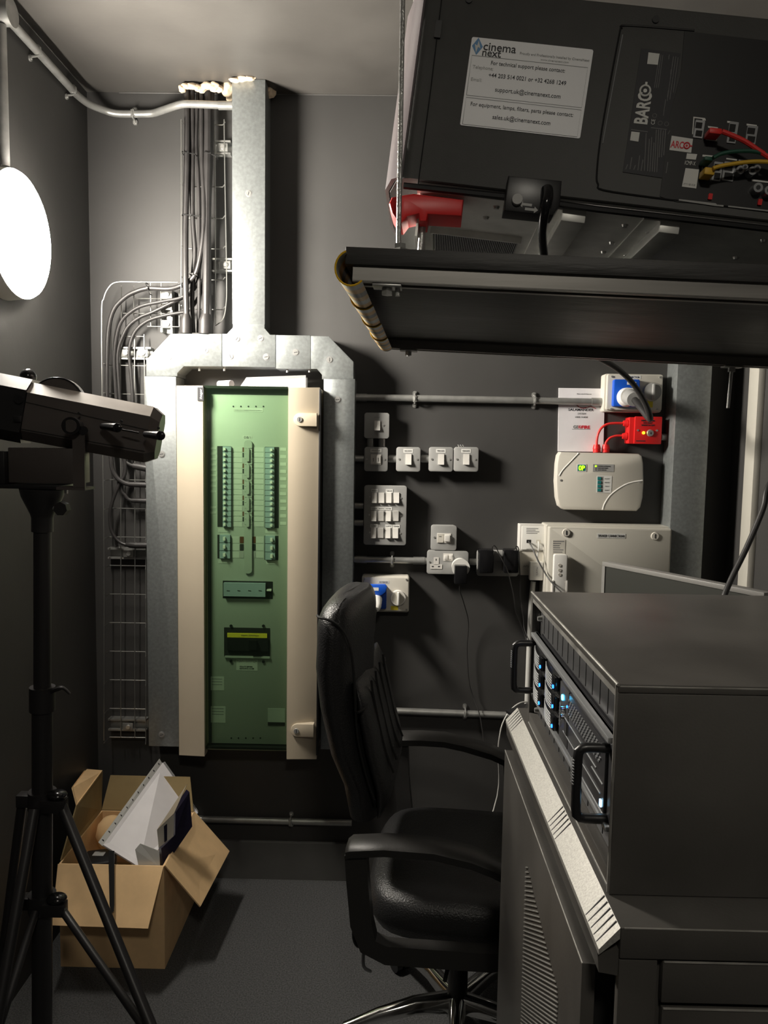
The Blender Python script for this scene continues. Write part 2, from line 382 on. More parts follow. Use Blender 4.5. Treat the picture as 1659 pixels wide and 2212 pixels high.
part('shade_strip', MB(W).bx((g0[0]+.001, g0[1]+.009, .1045), (ip[0]-.0005, g0[3]-.009, .108)).bx((ip[0], ip[3]+.0005, .1045), (g0[2]-.002, g0[3]-.009, .108)).bx((ip[0], g0[1]+.009, .1045), (g0[2]-.002, ip[1]-.0005, .108)), mat('shade_strip_dark', (.06, .065, .07), .5), db)  # dark strips painting the shade in the gap round the cover plate
part('cover_plate', MB(W).bx((ip[0], ip[1], .104), (g0[2]-.002, ip[3], .118), .001), M_inner, db)
def inr(name, x0, y0, x1, y1, w1, m, w0=.1175, rad=.001, lab=None, par=None):
    q = wr(x0, y0, x1, y1, w1); return part(name, MB(W).prism(rrect(*q, rad, 4), w0, w1), m, par or db, lab)
for y, xs in ((878, (504, 520.3, 536.5, 552.8, 569)), (1594.5, (499.5, 515, 531, 546.7, 562.4))):
    mb = MB(W)
    for x in xs: u, v = wp(x, y, .119); mb.cyl((u, v, .117), (u, v, .1188), .0028, seg=10)
    part('vent_hole', mb, M_blackm, db)
l = inr('label', 505, 881.5, 568, 889.5, .1186, M_wl)
text('THIS IS A THREE PHASE SUPPLY', W, *wp(536.5, 886.5, .119), .1187, .0035, M_inkg, l, width=.09)
l = inr('label', 524.5, 941, 544, 948.5, .1186, M_wl); text('DB/1', W, *wp(534.3, 944.7, .119), .1187, .008, M_ink, l, width=.022)
st = inr('busbar_cover', 527, 951, 544.3, 1241, .124, M_inner, rad=.012)
mb = MB(W)
for k in range(5):
    y0 = 967+k*35.3; q = wr(531.5, y0+1, 538.5, y0+30, .126); mb.prism(rrect(*q, .004, 4), .123, .129)
    for j in range(3):
        q = wr(528, y0+j*11.7, 543.5, y0+j*11.7+.8, .126); mb.prism(rrect(*q, .0004, 1), .123, .1255)
part('rib', mb, M_inner, st)
for k in range(15):      # way labels and the phase colours beside the busbar
    y0 = 966+k*11.55
    for (a, b) in ((502, 523), (548, 569.5)):
        inr('label', a, y0, b, y0+10, .1186, M_wl)
    mp_ = (M_brown, M_blackm, M_grayp)[k % 3]
    for (a, b) in ((524, 527), (544.5, 547.5)): inr('phase_marker', a, y0+.5, b, y0+10.5, .1188, mp_)
for k in range(3):
    y0 = 1159+k*16; mp_ = (M_brown, M_blackm, M_grayp)[k]
    inr('phase_marker', 518, y0, 526.5, y0+14.5, .1188, mp_); inr('phase_marker', 545, y0, 552, y0+14.5, .1188, mp_)
    inr('label', 502, y0, 517, y0+14.5, .1186, M_wl); inr('label', 553, y0, 569.5, y0+14.5, .1186, M_wl)
def breakers(x0, x1, y0, y1, n, tog, side):
    rc = inr('breaker_recess', x0, y0, x1, y1, .1183, M_blackm)
    for k in range(n):
        a = y0+(y1-y0)*k/n; b = y0+(y1-y0)*(k+1)/n
        br = inr('breaker', side[0], a+.5, side[1], b-.6, .126, M_brk)
        inr('toggle', tog-2.5, a+(b-a)*.3, tog+2.5, a+(b-a)*.75, .133, M_white, w0=.125, par=br)
breakers(469.4, 500, 964, 1139, 15, 484.5, (481, 499)); breakers(571.7, 602.5, 965.7, 1141, 15, 585.5, (572.5, 592))
breakers(469.4, 499, 1155, 1207, 3, 484, (474, 497)); breakers(571, 601.5, 1157, 1210, 3, 586, (572.5, 594))
for k in range(11):
    inr('label', 455, 966+k*11.6+(23 if k > 8 else 0), 467, 971+k*11.6+(23 if k > 8 else 0), .1186, M_wl)
    inr('label', 605, 967+k*16, 618, 974+k*16, .1186, M_wl)
for a, b, c_, d in ((471, 1142, 497, 1150), (573, 1144, 600, 1152), (472, 1210, 497, 1217), (575, 1212, 600, 1219)): inr('label', a, b, c_, d, .1186, M_wl)
ms = inr('timer_module', 480.4, 1254.8, 590, 1293.7, .1185, M_black); inr('module_body', 482, 1259.5, 573.6, 1289, .130, M_brk, par=ms)
inr('toggle', 576, 1273, 586, 1277, .127, M_white, par=ms)
for k in range(4): u, v = wp(493+k*23, 1276, .130); part('slot', MB(W).box((u, v, .1304), (.010, .0022, .0008), rot=Matrix.Rotation(-.12, 3, 'Z')), M_ink, ms)
mw = inr('main_switch', 483, 1355, 584.3, 1421, .1190, M_blackm); inr('warning_label', 490, 1368, 577.7, 1377.7, .122, M_yellow, par=mw)
inr('switch_body', 490, 1379, 580, 1407, .126, M_black, par=mw); inr('toggle', 537, 1383, 554, 1404, .137, M_gloss, w0=.125, par=mw)
inr('sill', 484, 1418, 584, 1422, .124, M_inner, par=mw)
text('MAIN SWITCH', W, *wp(540, 1373, .123), .1222, .004, M_ink, mw, width=.06)
for x, y in ((499, 1352), (569, 1352), (499, 1428), (569, 1429)): u, v = wp(x, y, .12); part('screw', MB(W).cyl((u, v, .117), (u, v, .122), .005, seg=12), M_black, db)
l = inr('label', 510, 1424, 557, 1449, .1186, M_wl); text('MAIN SWITCH', W, *wp(533.5, 1428, .119), .1188, .007, M_inkg, l, width=.068)
text('ISOLATE BEFORE\nREMOVING COVER', W, *wp(533.5, 1440, .119), .1188, .005, M_ink, l, width=.05)
for a, b, c_, d in ((455, 1461, 484.5, 1492), (455, 1525, 487.6, 1562)):
    l = inr('label', a, b, c_, d, .1186, M_wl)
    for k in range(3): inr('text_line', a+2, b+5+k*6, c_-4, b+6.6+k*6, .1188, M_inkg, par=l)
pk = inr('raised_plate', 578, 1530, 616, 1568, .1195, M_inner); inr('plate_band', 578, 1560, 616, 1568, .1198, M_blackm, par=pk)  # small raised plate with a dark band along its foot
l = inr('maker_badge', 426.5, 837, 439.5, 865.5, .1525, M_ink, w0=.146)
text(':hager', W, *wp(433.5, 851, .153), .1527, .0070, M_label, l, width=.034, rot=90, bold=.01)
for x0, y0, x1, y1, sx, sy in ((634, 892.5, 684, 920.6, 647, 906), (627, 1564, 678, 1593.5, 640, 1579)):
    q = wr(x0, y0, x1, y1, .16); o = part('lock_tab', MB(W).prism([(q[2], q[1]), (q[2], q[3])]+[((q[0]+(q[3]-q[1])/2)-(q[3]-q[1])/2*math.sin(math.pi*k/12), (q[1]+q[3])/2+(q[3]-q[1])/2*math.cos(math.pi*k/12)) for k in range(13)], .135, .159, .002), M_beige, db)
    u, v = wp(sx, sy, .160); part('lock', MB(W).cyl((u, v, .157), (u, v, .1625), .010, .0085, 20), M_screw, o)
    part('slot', MB(W).box((u, v, .1630), (.002, .011, .0008)), M_ink, o)

# things lying on top of the board
u0, v0 = wp(472, 832, .06)
zt = W3(500, 838, .10).z
single('paper_roll', MB(W).tube([(wp(472, 824, .08)[0], zt+.0135, .065), (wp(500, 824, .1)[0], zt+.0135, .1)], .0125, 18, 1), M_paper, 'rolled up white paper lying on top of the electrical board', 'paper roll')
pw = thing('document_wallet', 'clear plastic wallet stuffed with folded papers on top of the electrical board', 'document wallet', (wp(590, 832, .08)[0], YB-.08, zt))
ua, ub = wp(527, 830, .09)[0], wp(660, 830, .09)[0]
part('papers', MB(W).loft([[(ua+.012, zt+.001, .03), (ua+.012, zt+.006, .03), (ua+.012, zt+.006, .098), (ua+.012, zt+.001, .098)], [(ua+.06, zt+.001, .03), (ua+.06, zt+.028, .03), (ua+.06, zt+.024, .1), (ua+.06, zt+.001, .1)], [(ub, zt+.001, .03), (ub, zt+.044, .03), (ub, zt+.038, .098), (ub, zt+.001, .098)]]), M_paper, pw)
part('sleeve', MB(W).slab([(ua-.012, zt+.004, .1), (ua+.01, zt+.036, .1), (ub+.002, zt+.046, .1), (ub+.002, zt+.002, .1)], .0006), M_clear, pw)

# ================================================================== CONDUITS
def saddle(M, u, v, hor, par, big=.0):
    mb = MB(M); a = .0125
    if hor:
        mb.tube([(u, v-.022, .004), (u, v-.0155, .008), (u, v-.014, .026), (u, v, .0325), (u, v+.014, .026), (u, v+.0155, .008), (u, v+.022, .004)], .0032, 6, 2)
        mb.box((u, v, .0315), (.012, .022, .003), .001)
        for s in (-1, 1): mb.prism(rrect(u-.0075, v+s*.020-.0085, u+.0075, v+s*.020+.0085, .006), 0, .005)
    sd = part('saddle', mb, M_cond, par)
    for s in (-1, 1): part('screw', MB(M).cyl((u, v+s*.0215, .004), (u, v+s*.0215, .0075), .0038, seg=10), M_screw, sd)
def conduit(pts, label, r=.0118, sad=(), grp=None, m=M_cond, w=.019, coup=()):
    P = [W3(x, y, w) for x, y in pts]; c = P[0]
    t = thing('conduit', label, 'conduit', P[0], grp); part('pipe', MB().tube(P, r, 16, 1), m, t)
    for x, y in coup: a = W3(x, y, w); part('coupling', MB().cyl(a-Vector((.02, 0, 0)), a+Vector((.02, 0, 0)), r*1.16, seg=16), M_cond, t)
    for x, y in sad: u, v = wp(x, y, w); saddle(W, u, v, True, t)
    return t
conduit([(764, 858), (1309, 868.5)], 'long galvanised conduit running from the board frame to the projector socket', sad=[(896, 862), (1155, 865)], coup=[(780, 858.5), (1290, 868)])
conduit([(764, 990), (786, 991)], 'short conduit stub between the board frame and the double key switch')
conduit([(838.5, 991), (855.5, 991)], 'short conduit between the double key switch and the first rocker switch', coup=[(852, 991)])
conduit([(909, 991), (926, 991)], 'short conduit between the first and second rocker switches in the row', coup=[(923, 991)])
conduit([(800, 947.5), (800, 965)], 'left of two short vertical conduits under the top single switch')
conduit([(825, 947.5), (825, 965)], 'right of two short vertical conduits under the top single switch')
conduit([(764, 1092.5), (785, 1093)], 'upper conduit stub entering the twelve switch grid plate')
conduit([(764, 1129), (785, 1129.5)], 'lower conduit stub entering the twelve switch grid plate')
conduit([(764, 1208), (921.5, 1211.5)], 'galvanised conduit from the board frame to the double socket with the white plug', sad=[(847, 1209.5)], coup=[(780, 1208.5), (905, 1211)])
conduit([(1013, 1213.5), (1030, 1214)], 'short conduit between the two double sockets')
conduit([(763.5, 1265.5), (783, 1266)], 'dark stub of conduit between the board frame and the AV rack isolator', m=M_cable, coup=())
conduit([(857-60, 1533), (1125, 1546)], 'low galvanised conduit running behind the office chair to the rack', sad=[(1005, 1540.5)])
conduit([(300, 1766), (760, 1777.5)], 'lowest conduit running just above the skirting behind the carton', sad=[(628, 1774)])
t = conduit([(1428, 944), (1450, 945)], 'short conduit stub right of the red fused box')
# white plastic conduit down from the data box
t = thing('white_conduit', 'white plastic conduit dropping from the small data box behind the rack', 'conduit', W3(1148, 1255, .02))
part('pipe', MB().tube([W3(1152, 1256, .02), W3(1146, 1330, .02), W3(1137, 1560, .02)], .0095, 14, 3), M_cablew, t)

# top-left conduit: along the left wall, round the corner, across to the riser
zc = onX(23, 47, XL+.022).z; jy = 2.125
P = [Vector((XL+.022, jy, zc)), Vector((XL+.022, 2.3, zc)), Vector((XL+.022, 2.5, zc)), Vector((XL+.022, 2.56, zc)), Vector((XL+.035, 2.625, zc-.001)), Vector((XL+.07, 2.665, zc-.004)), W3(250, 245, .022), W3(288, 246, .022), W3(328, 245, .022), W3(352, 238, .045), W3(390, 226, .084), W3(420, 225, .088), W3(470, 227, .088), W3(503.5, 229, .088)]
tc_ = thing('bent_conduit', 'bent galvanised conduit running under the ceiling from the left wall to the riser', 'conduit', P[0])
part('pipe', MB().tube(P, .0118, 16, 4), M_cond, tc_); u, v = wp(288, 246, .022); saddle(W, u, v, True, tc_)
L = frame((XL, 0, 0), (0, 1, 0), (0, 0, 1))      # left wall plane
for yy in (2.285, 2.53): saddle(L, yy, zc, True, tc_)
a = W3(485, 228, .088); part('coupling', MB().cyl(a-Vector((.02, 0, 0)), a+Vector((.028, 0, 0)), .0135, seg=16), M_cond, tc_)
jb = thing('junction_box', 'round grey conduit junction box high on the left wall', 'junction box', (XL, jy-.035, zc))
part('body', MB().cyl((XL, jy-.035, zc), (XL+.045, jy-.035, zc), .033, seg=28), M_cond, jb)
part('lid', MB().cyl((XL+.045, jy-.035, zc), (XL+.049, jy-.035, zc), .035, seg=28), M_cond, jb)
single('conduit', MB().tube([(XL+.022, jy-.04, zc-.034), (XL+.022, jy-.04, lp.z+.172)], .0118, 14, 1), M_cond, 'vertical conduit dropping from the round junction box to the lamp', 'conduit')

# ================================================================== EXPANDING FOAM
def foam(pts, label):
    mb = MB()
    for x, y, w, r, sc in pts:
        t = bmesh.new(); bmesh.ops.create_icosphere(t, subdivisions=3, radius=r)
        ph = random.random()*9
        for v in t.verts: v.co *= 1+.16*math.sin(v.co.x/r*3+ph)*math.cos(v.co.z/r*4+ph)+.1*math.sin(v.co.y/r*7+ph)
        bmesh.ops.scale(t, vec=sc, verts=t.verts); p = W3(x, y, w); p.z = min(p.z, ZC-r*sc[2]*.35); mb.merge(t, Matrix.Translation(p))
    return single('expanding_foam', mb, M_foam, label, 'foam')
foam([(394, 192, .08, .012, (1, 1, 1)), (402, 186, .085, .012, (1.3, 1, .8)), (415, 186, .085, .013, (1.4, 1, .8)), (427, 190, .085, .012, (1, 1, .9)), (437, 192, .08, .012, (1.2, 1, 1)), (448, 185, .085, .014, (1.3, 1, .8)), (462, 188, .085, .014, (1.3, 1, 1)), (474, 192, .08, .010, (1.2, 1, 1.2))], 'lumpy cream foam sealing the ceiling hole around the black cables')
foam([(492, 190, .06, .022, (1, 1, 1.2)), (497, 203, .04, .015, (1, 1, 1.6)), (508, 173, .115, .012, (1.6, 1, .6)), (524, 170, .115, .013, (1.8, 1, .6)), (539, 169, .115, .012, (1.6, 1, .6))], 'cream foam squeezed out on the left of the steel riser where it meets the ceiling')
foam([(583, 190, .03, .014, (1, 1, 1.5)), (590, 200, .02, .010, (1, 1, 1.5)), (580, 181, .04, .012, (1, 1, 1))], 'small strip of foam at the ceiling on the right of the steel riser')

# ================================================================== CABLE TRAYS (wire basket)
def tray(label, wires, cross, org, r=.0018):
    t = thing('wire_basket_tray', label, 'cable tray', org)
    for p in wires: part('long_wire', MB().tube(p, r, 6, 4), M_galvw, t)
    for p in cross: part('cross_wire', MB().tube(p, r, 6, 1), M_galvw, t)
    return t
wires = [[W3(224.5, 1600, .082), W3(224.5, 1200, .082), W3(221, 900, .082), W3(219.5, 680, .082), W3(224, 645, .082), W3(234, 622, .082), W3(252, 609.5, .082), W3(300, 609, .082), W3(384, 610, .082)]]
wires += [[W3(x, 1593, .035), W3(x, 1100, .035), W3(x-1, 722, .035)] for x in (261, 291.5)] + [[W3(315, 1600, .035), W3(315, 1100, .035), W3(311, 722, .035)]]
wires += [[W3(236.5, 1593, .035), W3(236, 1100, .035), W3(236, 700, .035)]] if False else []
wires += [[W3(288, 645, .035), W3(384, 646, .035)], [W3(266, 677, .035), W3(388, 678, .035)], [W3(318, 705, .035), W3(386, 706, .035)]]
cross = []
for k in range(15):
    y = 727+k*61.8
    if y > 1596: break
    if y < 760: cross.append([W3(272, y, .033), W3(311, y, .033)]); continue
    cross.append([W3(224.5, y+(y-960)*.020, .082), W3(236.5, y, .034), W3(315.5, y+1.5, .034), W3(314.5, y+3+(y-960)*.02, .08)])
for x in (262, 289, 325.5, 348, 387): cross.append([W3(x, 611 if x > 300 else 618, .08 if x < 300 else .034), W3(x, 645, .034), W3(x, 706 if x > 300 else 700, .034)])
tray('wire basket tray curving down the wall left of the board frame', wires, cross, W3(270, 1600, .05))
wires = [[W3(391.5, 258, .082), W3(392, 450, .082), W3(391, 640, .082)], [W3(430, 262, .034), W3(431, 690, .034)], [W3(463, 262, .034), W3(465, 450, .034), W3(466, 700, .034)],
         [W3(484, 258, .082), W3(486, 400, .082), W3(489.5, 600, .082), W3(488, 660, .082), W3(481, 690, .08), W3(466, 703, .05)]]
cross = [[W3(391.5, y-8, .082), W3(397, y, .034), W3(481, y+1, .034), W3(486, y-5, .082)] for y in (269, 336, 403, 471, 537, 604, 668)]
tray('wire basket tray rising to the ceiling behind the black cables', wires, cross, W3(440, 700, .05))
# strut channels behind the trays
def strut(x0, y0, x1, y1, label, bolt=None):
    q = wr(x0, y0, x1, y1, .03); t = thing('strut_channel', label, 'bracket', W @ Vector((q[0], q[1], 0)), 'steel channels behind the wire trays')
    mb = MB(W); mb.bx((q[0], q[1], 0), (q[2], q[3], .004)); d = q[3]-q[1]; e = q[2]-q[0]
    if e > d: mb.bx((q[0], q[1], .004), (q[2], q[1]+.006, .03)); mb.bx((q[0], q[3]-.006, .004), (q[2], q[3], .03))
    else: mb.bx((q[0], q[1], .004), (q[0]+.006, q[3], .03)); mb.bx((q[2]-.006, q[1], .004), (q[2], q[3], .03))
    part('channel', mb, M_cond, t)
    for x, y in bolt or ():
        u, v = wp(x, y, .035); c = part('clamp', MB(W).box((u, v, .033), (.036, .026, .004), .001), M_cond, t)
        part('bolt', MB(W).cyl((u+.002, v, .034), (u+.002, v, .041), .008, .007, 12), M_screw, c)
strut(262, 750, 325, 776, 'steel channel bracket behind the left wire tray beside the frame corner', [(271, 763), (308, 763)])
strut(232, 1184, 317, 1208, 'steel channel bracket halfway down the left wire tray', [(277, 1196)])
strut(232, 1553, 317, 1580, 'steel channel bracket at the foot of the left wire tray', [(276, 1570)])
strut(347, 628, 372, 716, 'upright steel channel behind the tray bend above the frame corner', [(360, 636), (360, 661), (361, 700)])
strut(462, 304, 497, 332, 'topmost steel channel bracket behind the ceiling wire tray', [(480, 318)])
strut(458, 558, 500, 586, 'lower steel channel bracket behind the ceiling wire tray', [(486, 572)])

# ================================================================== BLACK CABLES
def cable(pts, r, label, m=M_cable2, grp='black cables on the wire trays', glands=(), seg=10, name='power_cable'):
    P = [W3(*p) for p in pts]; P[0].z = min(P[0].z, ZC-.002) if pts[0][1] < 215 else P[0].z
    if pts[0][1] < 215: P[0] = Vector((P[0].x, P[0].y, ZC-.001))
    t = thing(name, label, 'cable', P[0], grp); part('sheath', MB().tube(P, r, seg, 5), m, t)
    for g in glands:
        a, b, r1, r2 = W3(*g[0]), W3(*g[1]), g[2], g[3]; part('gland', MB().tube([a, a.lerp(b, .35), b], [r1, r2, r2], 16, 1), M_cable2, t)
    return t
cable([(403, 190, .058), (404, 240, .058), (404, 334, .064), (401, 478, .070), (401, 600, .088), (403, 688, .092)], .0100, 'thick leftmost black cable dropping straight from the ceiling to a cable gland', glands=[((402.5, 678, .094), (402, 720, .09), .0105, .0195)])
cable([(449, 190, .056), (449, 240, .057), (449, 305, .062), (447, 440, .070), (446, 560, .088), (445, 680, .092)], .0125, 'thickest black cable on the right of the bundle ending in a wide gland', glands=[((445, 678, .094), (444, 721, .09), .0135, .0235)])
cable([(416, 190, .05), (416, 333, .052), (416, 464, .056), (421, 540, .060), (417, 594, .060), (415, 660, .06), (418, 719, .05)], .0078, 'second black cable from the left in the ceiling bundle')
cable([(428, 190, .046), (424, 300, .048), (428, 380, .062), (430, 470, .062), (430, 640, .062), (428, 719, .05)], .0062, 'thin black cable at the back of the ceiling bundle')
cable([(459, 190, .05), (457, 330, .05), (452, 450, .06), (452, 600, .06), (455, 719, .05)], .0072, 'rightmost black cable in the ceiling bundle')
LL = [
 ([(435, 190, .06), (436, 330, .064), (440, 430, .078), (438, 515, .088), (425, 585, .085), (408, 608, .075), (391, 617, .07), (364, 624, .07), (319, 623, .068), (288, 632, .066), (267, 645, .064), (247, 667, .064), (236, 702, .064), (232, 754, .064), (231, 862, .064), (234, 930, .064), (240, 993, .066), (242, 1011, .066), (250.6, 1029, .066), (263, 1040, .066), (280, 1046, .066), (319, 1047.6, .066)], .0078, 'outermost black cable sweeping left and down the wire tray', [((278, 1046, .066), (319, 1047.6, .066), .0085, .0098)]),
 ([(410, 190, .05), (412, 400, .05), (420, 580, .052), (412, 625, .055), (391, 643, .055), (353, 651, .055), (310, 660, .055), (284, 673, .055), (262, 695, .055), (251.6, 728, .055), (247, 775, .055), (249, 830, .055), (252, 868, .055), (262, 950, .055), (271, 1016, .055), (259.5, 1041, .055), (250, 1064, .055), (240.5, 1092, .055), (237, 1117, .055), (240.5, 1145, .055), (254, 1167, .055), (275, 1177, .055), (319, 1178, .055)], .0058, 'second black cable sweeping left then looping low into the frame', [((272, 1176, .055), (296, 1178, .055), .006, .0115), ((295, 1178, .055), (319, 1178, .055), .0115, .0115)]),
 ([(443, 190, .05), (442, 400, .05), (430, 590, .052), (412, 632, .05), (391, 645, .048), (371, 654, .048), (332, 673, .048), (301, 686, .048), (278, 704, .048), (264.6, 728, .048), (256, 754, .048), (254, 786, .048), (259, 868, .048), (261, 950, .05), (266, 990, .05), (278, 1002, .05), (291, 1007, .05), (319, 1012, .05)], .0058, 'third black cable sweeping left along the wire tray', [((288, 1006, .05), (319, 1012, .05), .011, .0125)]),
 ([(452, 190, .045), (452, 400, .045), (440, 600, .05), (424, 650, .045), (405, 672, .042), (388, 675.5, .042), (353, 682, .042), (319, 693, .042), (295, 712, .042), (283, 736, .042), (278.7, 764.5, .042), (283, 808, .042), (286, 880, .042), (276, 980, .042), (263, 1051, .045), (271, 1070, .045), (283, 1080.5, .045), (319, 1082, .045)], .0058, 'innermost black cable sweeping left nearest the frame corner', [((284, 1081, .045), (319, 1082, .045), .0075, .009)]),
]
for pts, r_, lab, gl in LL: cable(pts, r_, lab, glands=gl)
for x0, y0, x1, y1, w_, lab in ((391, 327, 422, 333, .078, 'black cable tie round the left cables at the top'), (441, 327, 467, 337, .080, 'black cable tie round the right cables at the top'), (393, 463, 432, 467, .084, 'black cable tie round the bundle halfway up the riser tray'), (408, 590, 425, 594, .102, 'black cable tie where the cables turn left'), (314, 610, 322, 634, .08, 'black cable tie on the tray bend')):
    a, b = W3(x0, y0, w_), W3(x1, y1, w_)
    single('cable_tie', MB().tube([a+Vector((0, .03, 0)), a, b, b+Vector((0, .03, 0))], .0018, 6, 1).box(a.lerp(b, .5)-Vector((0, .002, 0)), (.006, .005, .006)), M_tie, lab, 'cable tie', 'black cable ties')

# ================================================================== SWITCHES AND SOCKETS
def plate(name, x0, y0, x1, y1, label, cat, grp=None, d=.045, rad=.009, m=M_grayp):
    q = wr(x0, y0, x1, y1, d); t = thing(name, label, cat, W @ Vector(((q[0]+q[2])/2, q[1], 0)), grp)
    part('back_box', MB(W).prism(rrect(q[0]+.002, q[1]+.002, q[2]-.002, q[3]-.002, rad), .0005, d-.004), m, t)
    part('face_plate', MB(W).prism(rrect(*q, rad, 6), d-.004, d, .0018), m, t); return t
def pr(t, name, x0, y0, x1, y1, w0, w1, m, rad=.0008, b=0, par=None, lab=None):
    q = wr(x0, y0, x1, y1, w1); return part(name, MB(W).prism(rrect(*q, rad, 4), w0, w1, b), m, par or t, lab)
def rocker(t, x0, y0, x1, y1, d, flip=False):
    q = wr(x0, y0, x1, y1, d); M = W; h = q[3]-q[1]; wv = .0095 if not flip else .0035; w2 = .0035 if not flip else .0095
    rings = []
    for f, ww in ((0, wv), (.5, .0045), (1, w2)): rings.append([(q[0], q[1]+h*f, d-.001), (q[2], q[1]+h*f, d-.001), (q[2], q[1]+h*f, d+ww), (q[0], q[1]+h*f, d+ww)])
    return part('rocker', MB(W).loft(rings), M_white, t)
def pscrew(t, x, y, d): u, v = wp(x, y, d); part('screw', MB(W).cyl((u, v, d-.001), (u, v, d+.0015), .0035, seg=12), M_screw, t)
def stag(t, x0, y0, x1, y1, d, s, hh=.0045):
    l = pr(t, 'label', x0, y0, x1, y1, d-.0005, d+.0006, M_label); u, v = wp((x0+x1)/2, (y0+y1)/2, d)
    text(s, W, u, v, d+.0007, hh, M_ink, l, width=(x1-x0)*.0016*.75); return l
t = plate('light_switch', 787, 892, 840.6, 946.6, 'grey metal single light switch, the topmost plate beside the board frame', 'switch', 'grey metalclad switches')
rocker(t, 809, 909, 821, 929.5, .045); pscrew(t, 828.5, 919, .045); text('FAN HEAT', W, *wp(815, 901.5, .045), .0452, .003, M_inkg, t, width=.018)
t = plate('key_switch', 787, 966, 837.5, 1018, 'grey double key switch at the left end of the switch row', 'switch', 'grey metalclad switches')
pr(t, 'insert', 801, 981.5, 823.5, 1003.5, .0445, .047, M_white); stag(t, 800, 969.5, 824, 977, .045, 'EMERGENCY TEST', .003)
for a in (802, 813): o = pr(t, 'rocker', a, 984, a+9, 1001, .0465, .050, M_white); pr(t, 'slot', a+4, 989, a+5, 997, .050, .0505, M_ink, .0003)
pscrew(t, 792.5, 992, .045); pscrew(t, 830.5, 992.5, .045)
for (x0, x1, s, lab) in ((856, 908, 'HALL LIGHTS', 'grey single rocker switch, second plate in the switch row'), (926.5, 978.5, 'WORK LIGHTS', 'grey single rocker switch, third plate in the switch row'), (980.5, 1033.5, 'STAGE LIGHTS', 'grey single rocker switch at the right end of the row with cable ends poking above')):
    t = plate('light_switch', x0, 966, x1, 1018.5, lab, 'switch', 'grey metalclad switches'); c = (x0+x1)/2
    rocker(t, c-6, 981, c+6.5, 1003.5, .045); stag(t, c-10.5, 970, c+10, 978, .045, s, .004); pscrew(t, x0+6.5, 992, .045); pscrew(t, x1-7, 992.5, .045)
    if x0 > 979:
        for k in range(3): u, v = wp(990+k*5, 966, .03); part('wire_end', MB(W).tube([(u, v, .02), (u+.003, v+.004, .024), (u-.001, v+.007, .03)], .0012, 6, 2), M_cablew, t)
t = plate('grid_switch', 786, 1048.5, 878, 1178, 'large grey grid plate of twelve white rocker switches', 'switch', d=.05)
def c4(a, b): return (770+a/5.721, 1030+b/5.721)
for rowy, xs, lb in (((195, 320), ((190, 250), (275, 342), (368, 432), (460, 527)), (((183, 265), (150, 190), 'BACK'), ((363, 450), (152, 197), 'SIDE'))),
                     ((420, 545), ((182, 245), (272, 336), (362, 425), (455, 520)), (((178, 265), (372, 410), 'CAFE'), ((266, 350), (373, 411), 'BARS'), ((351, 440), (374, 412), 'FOYER'))),
                     ((630, 755), ((180, 240), (265, 332), (358, 420), (447, 515)), (((170, 262), (585, 628), 'ALARM'), ((355, 440), (590, 632), 'LIFT'), ((447, 537), (592, 635), 'CLEANER')))):
    for i, (a, b) in enumerate(xs): p, q = c4(a, rowy[0]), c4(b, rowy[1]); rocker(t, p[0], p[1], q[0], q[1], .05, flip=(i == 1 and rowy[0] > 400) or (i == 3 and rowy[0] == 420))
    for (a, b), (c, d), s in lb: p, q = c4(a, c), c4(b, d); stag(t, p[0], p[1], q[0], q[1], .0505, s, .0035)
for x, y in ((799, 1073), (798, 1112), (799, 1150), (866, 1076), (866, 1114), (864.5, 1152)): pscrew(t, x, y, .05)
t = plate('fused_spur', 930.6, 1134.6, 986.5, 1189, 'grey fused spur switch plate standing on top of the double socket', 'switch')
pr(t, 'insert', 944, 1152, 974, 1173, .0445, .047, M_white); pr(t, 'fuse_holder', 945, 1153, 957.5, 1172, .0465, .049, M_cream); pr(t, 'rocker', 960.5, 1156, 972, 1170, .0465, .054, M_white, b=.001)
text('FUSE', W, *wp(951, 1159, .049), .0492, .003, M_ink, t, width=.008); pscrew(t, 938.5, 1161, .045); pscrew(t, 977, 1162, .045)
t = plate('double_socket', 922, 1190, 1012, 1241, 'grey double socket with a free left outlet and a round white plug adaptor', 'socket')
ins = pr(t, 'insert', 929.5, 1219, 955, 1229, .0445, .0465, M_white); pr(t, 'insert', 937, 1204, 948, 1220, .0445, .0465, M_white)
for a in ((941, 1207, 943, 1211), (932.5, 1222.5, 937, 1225), (946, 1222.5, 950.5, 1225)): pr(t, 'pin_slot', *a, .0465, .0468, M_ink, .0002)
pr(t, 'insert', 957.5, 1195.5, 978.5, 1212, .0445, .0465, M_white)
for a in ((959.5, 1199, 967.5, 1209), (970, 1199, 977, 1209)): pr(t, 'rocker', *a, .046, .051, M_white, b=.001)
pscrew(t, 928, 1214, .045)
u, v = wp(994, 1224, .06)
tt = thing('plug_adaptor', 'round white travel adaptor plugged into the double socket with a black USB charger', 'plug adaptor', W @ Vector((u, v, .045)))
part('body', MB(W).cyl((u, v, .0465), (u, v, .085), .029, .031, 32), M_whiteb, tt)
q = wr(981.5, 1221, 1008.5, 1261, .11); ch = part('charger', MB(W).bx((q[0], q[1], .086), (q[2], q[3], .125), .004), M_gloss, tt, 'black charger block')
part('lead', MB().tube([W3(994, 1261, .10), W3(993, 1275, .09), W3(1001, 1300, .06), W3(1012, 1345, .03), W3(1009, 1400, .02), W3(1013, 1470, .02), W3(1022, 1505, .02), W3(1035, 1540, .05), W3(1042, 1578, .07), W3(1050, 1640, .1)], .0019, 6, 5), M_cable, ch)
t = plate('double_socket', 1030, 1190, 1120, 1245, 'grey double socket mostly hidden behind two black power adaptors', 'socket')
pr(t, 'insert', 1068, 1195, 1088, 1212, .0445, .0465, M_grayp)
ads = []
